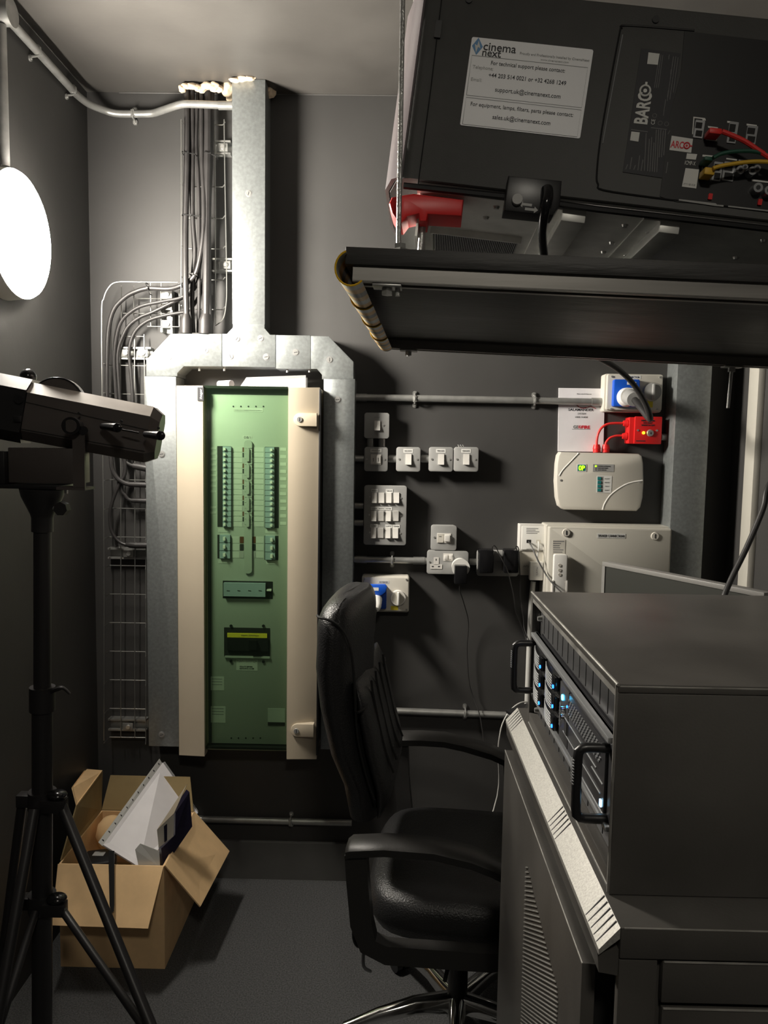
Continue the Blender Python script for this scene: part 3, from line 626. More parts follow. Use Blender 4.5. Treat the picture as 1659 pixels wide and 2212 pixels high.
for x0, x1, pts, lab in ((1035, 1067, [(1063, 1190, .10), (1064, 1180, .11), (1070, 1180, .11), (1078, 1196, .11), (1088, 1215, .115), (1096, 1232, .10), (1103, 1258, .08), (1110, 1290, .06), (1114, 1320, .05), (1126, 1350, .05), (1137, 1380, .06), (1146, 1400, .10)], 'left black power adaptor in the right hand double socket'),
                        (1089, 1121, [(1116, 1188, .10), (1115, 1180, .11), (1120, 1185, .11), (1122, 1210, .10), (1123, 1240, .08), (1124, 1265, .06), (1124, 1290, .05), (1128, 1318, .05), (1131, 1336, .05), (1133, 1360, .06), (1148, 1395, .1)], 'right black power adaptor in the right hand double socket')):
    q = wr(x0, 1188, x1, 1239, .10); a = thing('power_adaptor', lab, 'power adaptor', W @ Vector(((q[0]+q[2])/2, q[1], .045)), 'black power adaptors')
    part('body', MB(W).bx((q[0], q[1], .046), (q[2], q[3], .098), .005), M_gloss, a)
    part('lead', MB().tube([W3(*p) for p in pts], .0020, 6, 4), M_cable, a)
# AV rack isolator
def isolator(x0, y0, x1, y1, label, tx, tag_s, d=.06):
    q = wr(x0, y0, x1, y1, d); t = thing('switched_socket', label, 'socket', W @ Vector(((q[0]+q[2])/2, q[1], 0)))
    part('body', MB(W).prism(rrect(*q, .008, 5), .0005, d-.012, .002), M_cream, t)
    part('front_cover', MB(W).prism(rrect(q[0]+.006, q[1]+.006, q[2]-.002, q[3]-.002, .006), d-.0125, d, .003), M_cream, t)
    l = pr(t, 'label', tx[0], tx[1], tx[2], tx[3], d-.0005, d+.0006, M_label); u, v = wp((tx[0]+tx[2])/2, (tx[1]+tx[3])/2, d)
    text(tag_s, W, u, v, d+.0007, .006, M_ink, l, width=(tx[2]-tx[0])*.0016*.8); return t
t = isolator(780.5, 1245, 884.5, 1324.5, 'white weatherproof isolator socket marked AV RACK with a blue flap beside the chair headrest', (817, 1254, 840, 1260.5), 'AV RACK')
u, v = wp(860, 1291, .06); kb = part('rotary_switch', MB(W).cyl((u, v, .0595), (u, v, .072), .0275, .0255, 32), M_white, t)
part('switch_recess', MB(W).cyl((u, v, .072), (u, v, .0725), .0215, seg=28), M_enc, kb)
part('handle', MB(W).box((u, v, .078), (.0075, .044, .014), .002), M_whiteb, kb)
part('socket_body', MB(W).prism(rrect(*wr(790, 1266, 835, 1318, .09), .006), .055, .078, .003), M_blued, t, 'dark blue socket body')
fl = [wp(*p, .1) for p in ((787, 1267), (790, 1264), (832, 1264), (836.5, 1268), (833, 1280), (824, 1287), (806, 1289), (793, 1285), (788, 1277))]
part('flap', MB(W).prism(fl, .078, .092, .002), M_blue, t, 'bright blue flap'); l = pr(t, 'label', 799, 1269, 818, 1276, .0915, .0925, M_label)
pr(t, 'warning_label', 844, 1309, 860, 1318, .0595, .0605, M_yellow)
for x, y in ((878, 1252), (878, 1317), (787, 1251)): pscrew(t, x, y, .0605)
u, v = wp(812, 1304, .12)
pg = thing('round_plug', 'white round plug pushed into the blue AV rack socket behind the chair headrest', 'plug', W @ Vector((u, v, .08)))
part('body', MB(W).tube([(u, v+.006, .078), (u-.002, v, .105), (u+.002, v-.008, .125), (u+.001, v-.016, .14)], [.021, .022, .017, .010], 20, 2), M_whiteb, pg)
part('lead', MB(W).tube([(u, v-.012, .132), (u-.004, v-.04, .15), (u-.02, v-.12, .12), (u-.03, v-.3, .06), (u-.03, v-.6, .04)], .0055, 10, 4), M_cable, pg)
# projector isolator
t = isolator(1308.5, 808.5, 1431, 889, 'white weatherproof isolator socket marked PROJECTOR with a blue socket and grey rotary switch', (1352, 811, 1384, 818.5), 'PROJECTOR')
u, v = wp(1407.5, 847, .06); kb = part('rotary_switch', MB(W).cyl((u, v, .0595), (u, v, .075), .032, .029, 32), M_grayp, t, 'grey rotary switch')
part('handle', MB(W).box((u, v, .080), (.008, .052, .014), .002), M_grayp, kb)
part('socket_body', MB(W).prism(rrect(*wr(1327, 820, 1382, 877.5, .085), .006), .0595, .082, .003), M_blue, t, 'blue socket body')
pr(t, 'label', 1355, 825, 1374, 831, .0815, .083, M_label)
pr(t, 'warning_label', 1390, 866, 1410, 880, .0595, .0608, M_yellow)
for x, y in ((1322, 813.5), (1426, 815), (1320, 883.5), (1420, 884), (1334, 827.5), (1332.5, 868.5)): pscrew(t, x, y, .061)
u, v = wp(1358, 857, .11)
pg = thing('round_plug', 'white and grey round plug in the blue projector socket with its thick black lead', 'plug', W @ Vector((u, v, .083)))
part('body', MB(W).cyl((u, v, .0825), (u, v, .118), .032, .029, 32), M_whiteb, pg)
b0 = W3(1370, 862, .12); b1 = W3(1380, 872, .20)
part('collar', MB().cyl(W3(1361, 858, .118), W3(1370, 863, .165), .027, .023, 28), M_grayp, pg, 'grey collar')
part('lead', MB().tube([W3(1371, 864, .165), W3(1385, 882, .215), W3(1401, 903, .26), W3(1404, 900, .30), W3(1392, 868, .32), W3(1365, 826, .34), W3(1330, 794, .38), W3(1280, 765, .45), W3(1262, 745, .47)], [.011, .0105, .0100, .0095, .0085, .0085, .0085, .0085, .0085], 14, 5), M_cable, pg)
# data outlet
t = thing('data_outlet', 'white data outlet box with black and white leads beside the speaker connections cabinet', 'data outlet', W3(1150, 1245, 0))
q = wr(1122, 1190.5, 1177, 1243.5, .05); part('back_box', MB(W).prism(rrect(*q, .003), .0005, .045), M_cream, t)
q = wr(1122.5, 1133.5, 1179.5, 1190.5, .05); part('upper_box', MB(W).prism(rrect(*q, .003), .0005, .048, .001), M_white, t)
fp = pr(t, 'face_plate', 1127, 1137, 1176, 1188, .0475, .051, M_whiteb, .002, .001)
for k in range(4): pr(t, 'text_line', 1137, 1141+k*3.4, 1137+(26, 20, 28, 24)[k], 1142.4+k*3.4, .051, .0512, M_inkg, .0001, par=fp)
pr(t, 'jack', 1137.5, 1166, 1147, 1173, .0505, .0515, M_blackm, .0005); pr(t, 'jack', 1158.5, 1166, 1168, 1173, .0505, .0515, M_cream, .0005)
text('DATA LINE', W, *wp(1147, 1186, .051), .0513, .0035, M_inkg, fp, width=.03)
text('AP5', W, *wp(1136, 1223, .045), .0453, .007, M_inkg, t, width=.02)
part('lead', MB().tube([W3(1142, 1170, .055), W3(1148, 1180, .075), W3(1160, 1206, .10), W3(1174, 1232, .12), W3(1190, 1256, .15), W3(1222, 1288, .25)], .0025, 8, 4), M_cable, t, 'thin black lead')
part('lead', MB().tube([W3(1163, 1170, .055), W3(1164, 1180, .07), W3(1161, 1200, .07), W3(1161, 1216, .06)], .0028, 8, 4), M_cablew, t, 'white lead')
t = thing('data_outlet', 'small white network outlet hanging below the white data outlet box', 'data outlet', W3(1159, 1254, .045))
q = wr(1145, 1214.5, 1173.5, 1254, .07); part('body', MB(W).prism(rrect(*q, .002), .0455, .068, .001), M_whiteb, t); q2 = wr(1152, 1222, 1168, 1246, .07)
part('outline', MB(W).prism(rrect(*q2, .003), .068, .0685), M_label, t); text('CAT5e', W, *wp(1160, 1234, .07), .0687, .006, M_inkg, t, width=.028, rot=90)
# speaker connections cabinet
SD = .12
q = wr(1181, 1137, 1450, 1330, SD)
t = thing('connection_cabinet', 'large light grey wall cabinet marked SPEAKER CONNECTIONS', 'electrical cabinet', W @ Vector(((q[0]+q[2])/2, q[1], 0)))
part('body', MB(W).prism(rrect(q[0], q[1], q[2], q[3], .006), .0005, SD-.03, .002), M_enc, t)
part('door', MB(W).prism(rrect(q[0]+.004, q[1]+.004, q[2]-.004, q[3]-.004, .006), SD-.0305, SD, .006), M_enc, t)
for x, y in ((1223, 1150.5), (1414.5, 1158)):
    u, v = wp(x, y, SD); o = part('lock', MB(W).cyl((u, v, SD-.001), (u, v, SD+.004), .014, .012, 24), M_cream, t); part('slot', MB(W).box((u, v, SD+.0045), (.003, .014, .001)), M_ink, o)
l = pr(t, 'label', 1290, 1152.5, 1351, 1162.5, SD-.0005, SD+.0008, M_label); text('SPEAKER CONNECTIONS', W, *wp(1320.5, 1157.5, SD), SD+.001, .008, M_ink, l, width=.088)
l = pr(t, 'label', 1193.5, 1166, 1221, 1197, SD-.0005, SD+.0008, M_cream)
for k in range(6): pr(t, 'text_line', 1195, 1168.5+k*4.6, 1195+(24, 17, 14, 15, 22, 20)[k], 1170.5+k*4.6-(0 if k else .0), SD+.0008, SD+.001, M_inkg, .0001, par=l)
q = wr(1195, 1197, 1224, 1300, SD+.02)
rh = thing('remote_control', 'slim white remote control in a holder on the speaker connections cabinet', 'remote control', W @ Vector(((q[0]+q[2])/2, q[1], SD)))
part('body', MB(W).prism(rrect(*q, .006), SD+.006, SD+.024, .002), M_whiteb, rh)
for y in (1221, 1231.5, 1241): u, v = wp(1209, y, SD+.024); o = part('button', MB(W).cyl((u, v, SD+.0235), (u, v, SD+.0255), .0055, seg=20), M_enc, rh)
q = wr(1193, 1254, 1226, 1300, SD+.03); part('holder', MB(W).bx((q[0], q[1], SD+.0005), (q[2], q[3], SD+.0055)).bx((q[0], q[1], SD), (q[0]+.004, q[3], SD+.026)).bx((q[2]-.004, q[1], SD), (q[2], q[3], SD+.026)), M_white, rh)
# manual on the wall
a, b, c_, d = wp(1207, 838, .004), wp(1306.5, 839.5, .004), wp(1303, 976, .004), wp(1205, 975, .004)
t = thing('paper_manual', 'white paper system user guide hanging on the wall above the white alarm panel', 'manual', W @ Vector((a[0], d[1], 0)))
part('cover', MB(W).prism([d, c_, b, a], .0005, .005), M_paper, t)
text('SALAMANDER', W, *wp(1255, 885, .005), .0052, .0085, M_ink, t, width=.088, bold=.012)
text('SYSTEM', W, *wp(1256.5, 893.5, .005), .0052, .006, M_inkg, t, width=.028); text('USER GUIDE', W, *wp(1256, 901, .005), .0052, .006, M_inkg, t, width=.043)
text('GE   ', W, *wp(1244, 922, .005), .0052, .0105, M_inkg, t, width=.019, bold=.03); text('FIRE', W, *wp(1265.5, 922.5, .005), .0052, .0105, M_redi, t, width=.029, bold=.04)
u, v = wp(1252.5, 922.2, .005); part('emblem', MB(W).tube([(u+.0045*math.cos(k*math.pi/6), v+.0045*math.sin(k*math.pi/6), .0055) for k in range(13)], .0009, 5, 1).ball((u, v-.0005, .0055), .0015), M_redi, t)
for pts, m in (([(1245, 872), (1252, 880), (1262, 882), (1275, 878), (1287, 883)], M_redi), ([(1240, 868), (1250, 879), (1268, 880), (1280, 876)], M_ink)): part('emblem', MB(W).tube([(*wp(x, y, .005), .0055) for x, y in pts], .0009, 5, 4), m, t)
pr(t, 'text_line', 1236, 926.8, 1275, 927.8, .005, .0053, M_inkg, .0001)
text('Please retain for future use', W, *wp(1262, 851, .005), .0052, .004, M_inkg, t, width=.05)
# white alarm panel (rounded sides)
AD = .05
px = [(1212, 976.5), (1380, 980), (1387, 985), (1390, 1000), (1391, 1040), (1389, 1075), (1384, 1096), (1376, 1104), (1218, 1101), (1209, 1094), (1204, 1075), (1202, 1040), (1204, 1002), (1207, 984)]
t = thing('alarm_control_unit', 'white wireless alarm control panel with curved sides and a green lit display', 'alarm panel', W3(1296, 1103, 0))
P2 = [wp(x, y, AD) for x, y in px]; part('body', MB(W).prism(P2, .0005, AD, .006), M_cream, t)
for pts in ([(1208, 1028), (1216, 1015), (1232, 998), (1250, 979)], [(1302, 1101), (1306, 1088), (1320, 1068), (1345, 1050), (1365, 1042), (1388, 1038)]):
    part('trim_line', MB(W).tube([(*wp(x, y, AD), AD-.0015) for x, y in pts], .0032, 8, 5), M_whiteb, t)
dsp = pr(t, 'display', 1246.5, 1002.5, 1267, 1018.5, AD-.001, AD+.001, M_whiteb); s_ = pr(t, 'screen', 1248, 1004, 1265, 1017, AD+.001, AD+.0013, M_teal, .0003, par=dsp)
text('0P', W, *wp(1256.5, 1010.5, AD), AD+.0015, .016, M_ledg, dsp, width=.022, bold=.04, dep=.0008)
pan = pr(t, 'status_panel', 1281, 1003, 1326, 1019, AD-.001, AD+.0008, M_grayp)
for k, s in enumerate(('SYSTEM NORMAL', 'LOW BATTERY', 'LOW SIGNAL')):
    text(s, W, *wp(1291, 1007+k*4, AD), AD+.001, .0035, M_ink, pan, width=(.044, .035, .030)[k], align='LEFT'); u, v = wp(1287, 1007+k*4, AD)
    part('indicator', MB(W).cyl((u, v, AD), (u, v, AD+.0015), .0035 if k == 0 else .0018, seg=10), M_ledg if k == 0 else M_ink, pan)
win = pr(t, 'window', 1289, 1028, 1321, 1064.5, AD-.001, AD+.0008, M_label)
pr(t, 'recess', 1290.5, 1029.5, 1303, 1063, AD+.0008, AD+.001, M_grayp, .0002, par=win)
for k in range(4): pr(t, 'key', 1291, 1030.5+k*8.3, 1298.5, 1036.5+k*8.3, AD+.001, AD+.003, M_teal, .0005, par=win); text(('ALARM', 'SILENCE', 'TEST', 'RESET')[k], W, *wp(1311, 1034+k*8.3, AD), AD+.001, .003, M_inkg, win, width=.016)
for x, y in ((1212, 1037.5), (1383, 1041.5)): u, v = wp(x, y, AD); part('screw', MB(W).cyl((u, v, AD-.001), (u, v, AD+.001), .0038, seg=14), M_screw, t)
# red fused box and its red cables
RD = .055
t = thing('red_fused_spur', 'bright red alarm supply box with a key switch and yellow light', 'switch', W3(1394, 960, 0))
q = wr(1361, 902, 1428, 958.5, RD); part('body', MB(W).prism(rrect(*q, .003), .0005, RD-.006, .001), M_red, t); q = wr(1371.5, 900.5, 1429, 958.5, RD); part('front_cover', MB(W).prism(rrect(*q, .003), RD-.0065, RD, .001), M_red, t)
for k, s in enumerate(('FIRE ALARM', 'DO NOT', 'SWITCH OFF')): text(s, W, *wp(1399.5, 908.5+k*5, RD), RD+.0004, .0055, M_ink, t, width=(.045, .030, .045)[k], bold=.015)
u, v = wp(1390, 935, RD); part('indicator', MB(W).cyl((u, v, RD-.001), (u, v, RD+.003), .0048, seg=14), M_ledy, t, 'yellow light')
u, v = wp(1404.5, 935.5, RD); k_ = part('key_switch', MB(W).cyl((u, v, RD-.001), (u, v, RD+.005), .013, .010, 24), M_screw, t); part('keyhole', MB(W).box((u, v, RD+.0055), (.002, .007, .001)), M_ink, k_)
pr(t, 'text_line', 1374, 951.5, 1394, 953.5, RD, RD+.0003, M_ink, .0001)
for x, y in ((1378, 929.5), (1419, 930)): pscrew(t, x, y, RD)
for k, (x, y) in enumerate(((1353.5, 914.5), (1351.5, 942))):
    a, b = W3(x+10, y, .03), W3(x-7, y, .03); o = part('gland', MB().tube([a, a.lerp(b, .45), a.lerp(b, .5), b], [.012, .012, .0135, .0095], 12, 1), M_red, t)
for k, (x, y) in enumerate(((1289, 968), (1308.5, 968))):
    a, b = W3(x, y+9, .026), W3(x, y-8, .026); part('gland', MB().tube([a, a.lerp(b, .4), a.lerp(b, .45), b], [.013, .013, .0145, .0105], 12, 1), M_red, t)
for pts, lab in (([(1289, 965), (1289.5, 950), (1293, 935), (1302, 922), (1318, 915), (1348, 914)], 'longer red cable looping from the alarm panel to the red box'), ([(1308, 962), (1310, 955), (1318, 946), (1332, 941.5), (1346, 941.5)], 'shorter red cable from the alarm panel to the red box')):
    single('alarm_cable', MB().tube([W3(x, y, .028) for x, y in pts], .0042, 10, 5), M_redc, lab, 'cable', 'red alarm cables')
# right-hand trunking
q = wr(1459, 778, 1530, 1400, .1); xa = wp(1467, 790, .1)[0]; xb = wp(1540, 790, .1)[0]
single('steel_trunking', MB(W).bx((xa-.004, .3, .0005), (xb-.002, ZC-.001, .1), .0015), M_galv, 'wide galvanised trunking standing on the wall right of the red box', 'trunking')
xg = XR-.001
ya_, yb_ = onX(1652, 850, XR).y, onX(1631, 850, XR).y
t = thing('wall_trunking', 'pale grey vertical trunking on the right hand wall', 'trunking', (XR, ya_, .3))
part('body', MB().bx((XR-.022, ya_, .3), (XR-.0005, yb_, ZC-.001), .001), M_enc, t)

# ================================================================== HUNG SHELF AND PROJECTOR
YAW, TL = .053, .042
S0 = onY(745, 570, 1.20)
su = Vector((math.cos(YAW)*math.cos(TL), -math.sin(YAW)*math.cos(TL), -math.sin(TL)))
sy = Vector((math.sin(YAW), math.cos(YAW), 0))          # depth direction
S = Matrix((su, sy, su.cross(sy))).transposed().to_4x4(); S.translation = S0        # x along, y depth, z up
Si = S.inverted()
def sx_(x, y, zl): n = S.col[2].to_3d(); return Si @ onP(x, y, S.translation+n*zl, n)
far = sx_(830, 735, 0); SLEN = 1.14; SDEP = min(far.y, 1.0)
sh = thing('hung_shelf', 'black plywood shelf hung from the ceiling on steel rods, carrying the projector', 'shelf', S0)
BT = .026
part('board', MB(S).bx((0, 0, 0), (SLEN, SDEP, BT), .001), M_board, sh)
def channel(y0, x0=.012, wd=.041, ht=.024):
    mb = MB(S); mb.bx((x0, y0, -ht), (SLEN, y0+.003, 0)); mb.bx((x0, y0+wd-.003, -ht), (SLEN, y0+wd, 0)); mb.bx((x0, y0, -.003), (SLEN, y0+wd, -.0005)); mb.bx((x0, y0, -ht), (SLEN, y0+.011, -ht+.002)); mb.bx((x0, y0+wd-.011, -ht), (SLEN, y0+wd, -ht+.002)); return mb
part('support_rail', channel(.006), M_strut, sh); part('support_rail', channel(SDEP-.045), M_strut, sh)
for yb, x0, ln in ((.025, .065, .02), (SDEP-.025, .07, .02), (SDEP-.025, 0, 0)):
    xx = x0 if x0 else sx_(1605, 786, -.026).x
    n_ = part('washer_plate', MB(S).box((xx, yb, -.0265), (.045, .034, .004), .001), M_cond, sh)
    part('nut', MB(S).cyl((xx, yb, -.029), (xx, yb, -.039), .009, seg=6), M_screw, n_)
# rods: through the rails up to the ceiling
def hrod(lx, ly, low, label, top=True):
    a = S @ Vector((lx, ly, low)); b = Vector((a.x, a.y, ZC-.001)) if top else S @ Vector((lx, ly, BT+.02))
    t = thing('threaded_rod', label, 'rod', a, 'threaded hanging rods'); part('rod', MB().cyl(a, b, .0042, seg=10), M_rod, t)
    c = S @ Vector((lx, ly, BT)); part('washer', MB().cyl(c+Vector((0, 0, .0005)), c+Vector((0, 0, .004)), .020, seg=4), M_cond, t); part('nut', MB().cyl(c+Vector((0, 0, .004)), c+Vector((0, 0, .013)), .0095, seg=6), M_screw, t)
lx = (Si @ onP(862, 534, S.translation+S.col[2].to_3d()*BT, S.col[2].to_3d())).x
hrod(lx, .025, -.040, 'threaded rod in front of the projector at the left end of the shelf')
hrod(.07, SDEP-.025, -.041, 'threaded rod at the far left corner of the shelf, behind the projector')
hrod(sx_(1605, 786, -.026).x, SDEP-.025, -.13, 'long bolt hanging below the shelf near the right wall', False)
hrod(1.08, .025, -.05, 'threaded rod at the near right corner of the shelf')
# hazard coloured edge sleeves on the left end
NS = 4
for k in range(NS):
    y0, y1 = -.01+SDEP*.97*k/NS, -.01+SDEP*.97*(k+1)/NS+.012; rings = []; n = 14
    sec = [(1.0 if f == 0 else .93) for f in (0, 1)]
    mb = MB(S)
    for f, yy in ((0, y0), (1, y1)):
        rad = .0235*(1.05-.12*f); out = []; inn = []
        for j in range(n+1):
            a = math.radians(112+205*j/n); out.append((.011+rad*math.cos(a), yy, -.008+rad*1.1*math.sin(a))); inn.append((.011+(rad-.002)*math.cos(a), yy, -.008+(rad-.002)*1.1*math.sin(a)))
        rings.append(out+inn[::-1])
    mb.loft(rings)
    t = thing('edge_sleeve', ('nearest', 'second', 'third', 'farthest')[k]+' hazard striped plastic sleeve wrapped on the left edge of the shelf', 'edge sleeve', S @ Vector((0, y0, -.02)), 'hazard striped sleeves on the shelf edge')
    part('sleeve', mb, M_sleeve, t)
    part('rim', MB(S).tube([(.011+.0240*math.cos(math.radians(112+205*j/n)), y0-.001, -.008+.0262*math.sin(math.radians(112+205*j/n))) for j in range(n+1)], .0016, 6, 1), M_hessy, t, 'yellow rim')

PT = .118
P0 = onY(868, 402, 1.285)
pu = Vector((math.cos(YAW)*math.cos(PT), -math.sin(YAW)*math.cos(PT), -math.sin(PT)))
pd = Vector((math.sin(YAW), math.cos(YAW), 0)); pv = pu.cross(pd)
if pv.z < 0: pv = -pv
PF = frame(P0, pu, pv)            # near side face: x along, y up, z towards the camera
def pf(x, y, w=0): return onF(PF, x, y, w)
def prr(x0, y0, x1, y1, w=0):      # rectangle turned with the projector: centre from the picture, size in metres
    c = pf((x0+x1)/2, (y0+y1)/2, w); s = 1.26/F; a = (x1-x0)/2*s; b = (y1-y0)/2*s; return (c[0]-a, c[1]-b, c[0]+a, c[1]+b)
VT = pf(1450, 22)[1]; UL = .98
pj = thing('cinema_projector', 'large black cinema projector tilted on the hung shelf', 'projector', P0-Vector((0, -.2, .03)))
plan = [(0, 0), (.012, .006), (UL, .006), (UL, -.56), (.03, -.56), (-.012, -.50), (-.030, -.30), (-.026, -.08), (-.012, -.02)]
top_M = Matrix((PF.col[0].to_3d(), PF.col[2].to_3d(), PF.col[1].to_3d())).transposed().to_4x4(); top_M.translation = P0
mb = MB(top_M); mb.prism([(a, b) for a, b in plan], .012, VT, .004); part('body', mb, M_proj, pj)
part('end_cover', MB(top_M).prism([(-.0005, -.004), (-.014, -.022), (-.028, -.08), (-.032, -.30), (-.014, -.50), (-.018, -.51), (-.038, -.30), (-.034, -.075), (-.020, -.016), (-.004, .002)], .014, VT-.01, .001), M_projl, pj, 'satin end cover with painted lamp light')
# side panel seams and edging
def pline(pts, r, m, name='panel_seam', w=.0065, par=None): return part(name, MB(PF).tube([(*pf(x, y, w), w) for x, y in pts], r, 6, 1), m, par or pj)
def pl2(pts, r, m, name='panel_seam', sm=1, w=.0065): return part(name, MB(PF).tube([(*pf(x, y, w), w) for x, y in pts], r, 6, sm), m, pj)
pl2([(956, -20), (930, 195), (903, 398)], .0011, M_projd)
pl2([(872, 401), (1090, 424), (1290, 452), (1500, 476), (1750, 505)], .005, M_projd, 'bottom_trim', w=.004)
pl2([(1500, 66), (1355, 55), (1343, 62), (1337, 78), (1300, 280), (1289, 375), (1292, 398), (1304, 411), (1420, 428), (1520, 440), (1700, 462)], .0016, M_projd, 'recess_outline', 4)
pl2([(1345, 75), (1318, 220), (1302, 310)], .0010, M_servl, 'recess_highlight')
part('latch', MB(PF).prism(rrect(*prr(940, 48, 953, 82, .006), .001), .0055, .010), M_projd, pj)
for x, y in ((1416, 43), (1013, 0)): u, v = pf(x, y, .006); part('screw', MB(PF).cyl((u, v, .005), (u, v, .0085), .0055, seg=14), M_projd, pj)
# input/output bay
q = [pf(*p, .006) for p in ((1478, 68), (1720, 96), (1720, 460), (1460, 436), (1425, 425), (1447, 250), (1470, 160))]
bay = part('connector_bay', MB(PF).prism(q[::-1], .0055, .0075), M_projd, pj)
q = [pf(*p, .006) for p in ((1385, 105), (1470, 116), (1430, 385), (1345, 372))]
lab_ = part('rating_label', MB(PF).prism(q[::-1], .0055, .0072), M_ink, pj)
u, v = pf(1388, 234, .0075); text('BARC', PF, u, v, .0075, .0205, M_label, lab_, width=.047, rot=90, bold=.03)
u, v = pf(1393.5, 196, .0075)
part('emblem', MB(PF).tube([(u+.0078*math.cos(k*math.pi/8), v+.0078*math.sin(k*math.pi/8), .0078) for k in range(17)], .0016, 6, 1).cyl((u, v, .0072), (u, v, .0082), .003, seg=12).bx((u-.0017, v+.009, .0072), (u+.0017, v+.013, .0082)), M_label, lab_)
mb = MB(PF)
for x, y0, y1 in ((1424, 118, 190), (1428, 118, 190), (1432, 119, 190), (1446, 118, 128), (1455, 122, 218), (1460, 122, 215), (1465, 124, 200), (1450, 150, 160), (1444, 195, 210), (1438, 215, 250)):
    a, b = pf(x, y0, .0075), pf(x-(y1-y0)*.14, y1, .0075); mb.tube([(*a, .0073), (*b, .0073)], .0006, 4, 1)
for k, (x, y0, y1) in enumerate(((1352, 355, 366), (1361, 340, 366), (1369, 357, 367), (1378, 336, 368), (1385, 345, 369), (1392, 288, 369), (1399, 300, 370), (1404, 296, 371), (1409, 308, 371), (1414, 280, 372), (1419, 280, 372), (1424, 280, 340), (1429, 282, 340), (1434, 281, 336), (1439, 350, 374), (1443, 282, 290))):
    a, b = pf(x+4, y0, .0075), pf(x, y1, .0075); mb.tube([(*a, .0073), (*b, .0073)], .0008, 4, 1)
part('small_print', mb, M_inkg, lab_)
for k, (x, y) in enumerate(((1414, 250), (1426, 266), (1440, 268), (1412, 262))):
    u, v = pf(x, y, .0075)
    if k < 3: part('symbol', MB(PF).tube([(u+.0032*math.cos(j*math.pi/5), v+.0032*math.sin(j*math.pi/5), .0074) for j in range(11)], .0006, 4, 1), M_inkg, lab_)
    else: text('CE', PF, u-.001, v-.001, .0074, .006, M_label, lab_, width=.008, rot=90)
pl2([(1363, 280), (1399, 285)], .0009, M_inkg, 'rule'); pl2([(1406, 276), (1440, 280)], .0009, M_inkg, 'rule'); pl2([(1458, 245), (1451, 290)], .0009, M_inkg, 'rule')
def pquad(name, pts, w0, w1, m, par=None, lab=None): return part(name, MB(PF).prism([pf(x, y, w1) for x, y in pts][::-1], w0, w1), m, par or pj, lab)
o = pquad('sticker', [(1451, 293), (1497, 300), (1493, 330), (1446, 324)], .007, .0082, M_label, lab='white sticker with red lettering')
u, v = pf(1463, 312, .0084); text('ARC', PF, u, v, .0084, .0105, M_redi, o, width=.020, bold=.02)
u, v = pf(1483.5, 314.5, .0084); part('emblem', MB(PF).tube([(u+.0045*math.cos(k*math.pi/6), v+.0045*math.sin(k*math.pi/6), .0086) for k in range(13)], .0011, 6, 1).cyl((u, v, .0082), (u, v, .009), .0018, seg=10).bx((u+.005, v-.001, .0082), (u+.0085, v+.001, .009)), M_redi, o)
pquad('sticker', [(1484, 331), (1506, 333), (1503, 345), (1482, 343)], .007, .0082, M_label)
u, v = pf(1491, 352, .008); text('ICMP-X', PF, u, v, .0078, .0062, M_label, bay, width=.0165)
o = pquad('sticker', [(1481, 363), (1510, 366), (1504, 407), (1473, 403)], .007, .0082, M_label); u, v = pf(1489, 398.5, .0084); text('3 7 7 1 00 10 30', PF, u, v, .0083, .003, M_inkg, o, width=.018)
o = pquad('sticker', [(1401, 113), (1425, 116), (1421, 140), (1398, 138)], .007, .0078, M_label); o = pquad('sticker', [(1364, 284), (1382, 286), (1379, 306), (1361, 303)], .007, .0078, M_label)
pquad('edge_mark', [(1467, 430), (1546, 439), (1549, 442), (1563, 443), (1563, 446.5), (1546, 445), (1466, 433)], .0074, .0082, M_grayp)
pquad('edge_mark', [(1573, 444), (1750, 464), (1750, 467), (1573, 447)], .0074, .0082, M_grayp)
for a in ([(1498, 252), (1523, 255), (1525, 260), (1518, 260), (1517, 257), (1500, 255), (1497, 290), (1495, 290)], [(1529, 272), (1551, 275), (1548, 305), (1524, 302), (1526, 299), (1546, 302), (1548, 278), (1530, 276)], [(1571, 261), (1594, 264), (1594, 267), (1571, 265)], [(1613, 267), (1635, 270), (1635, 273), (1613, 271)], [(1518, 334), (1540, 336), (1537, 340), (1517, 338)], [(1569, 341), (1592, 344), (1592, 347), (1569, 344)], [(1596, 344), (1650, 349), (1650, 352), (1596, 348)], [(1624, 387), (1660, 392), (1660, 395), (1624, 391)]):
    pquad('port_mark', a, .0074, .0082, M_label)
for x0, y0, x1, y1 in ((1500, 262, 1519, 297), (1573, 266, 1591, 308), (1612, 274, 1633, 310), (1540, 352, 1558, 390), (1562, 352, 1585, 390), (1516, 345, 1526, 385)):
    o = part('network_port', MB(PF).prism(rrect(*prr(x0, y0, x1, y1, .008), .001), .007, .0095), M_servl, pj)
    for f in (0, 1):
        ya = y0+3+f*(y1-y0)/2; part('opening', MB(PF).prism(rrect(*prr(x0+3, ya, x1-3, ya+(y1-y0)/2-6, .0095), .0005), .0094, .0100), M_blackm, o)
for x, y, r_ in ((1596, 370, .007), (1606, 364, .005), (1622, 372, .007), (1632, 367, .006), (1634, 408, .008), (1658, 414, .008)):
    u, v = pf(x, y, .015); o = part('coaxial_port', MB(PF).cyl((u, v, .007), (u, v, .022), r_, r_*.9, 16), M_servl, pj); part('pin', MB(PF).cyl((u, v, .022), (u, v, .0225), r_*.45, seg=10), M_ink, o)
for x, y in ((1534, 425), (1641, 437)): part('release_tab', MB(PF).prism(rrect(*prr(x-4, y-6, x+4, y+6, .009), .001), .007, .011), M_red, pj)
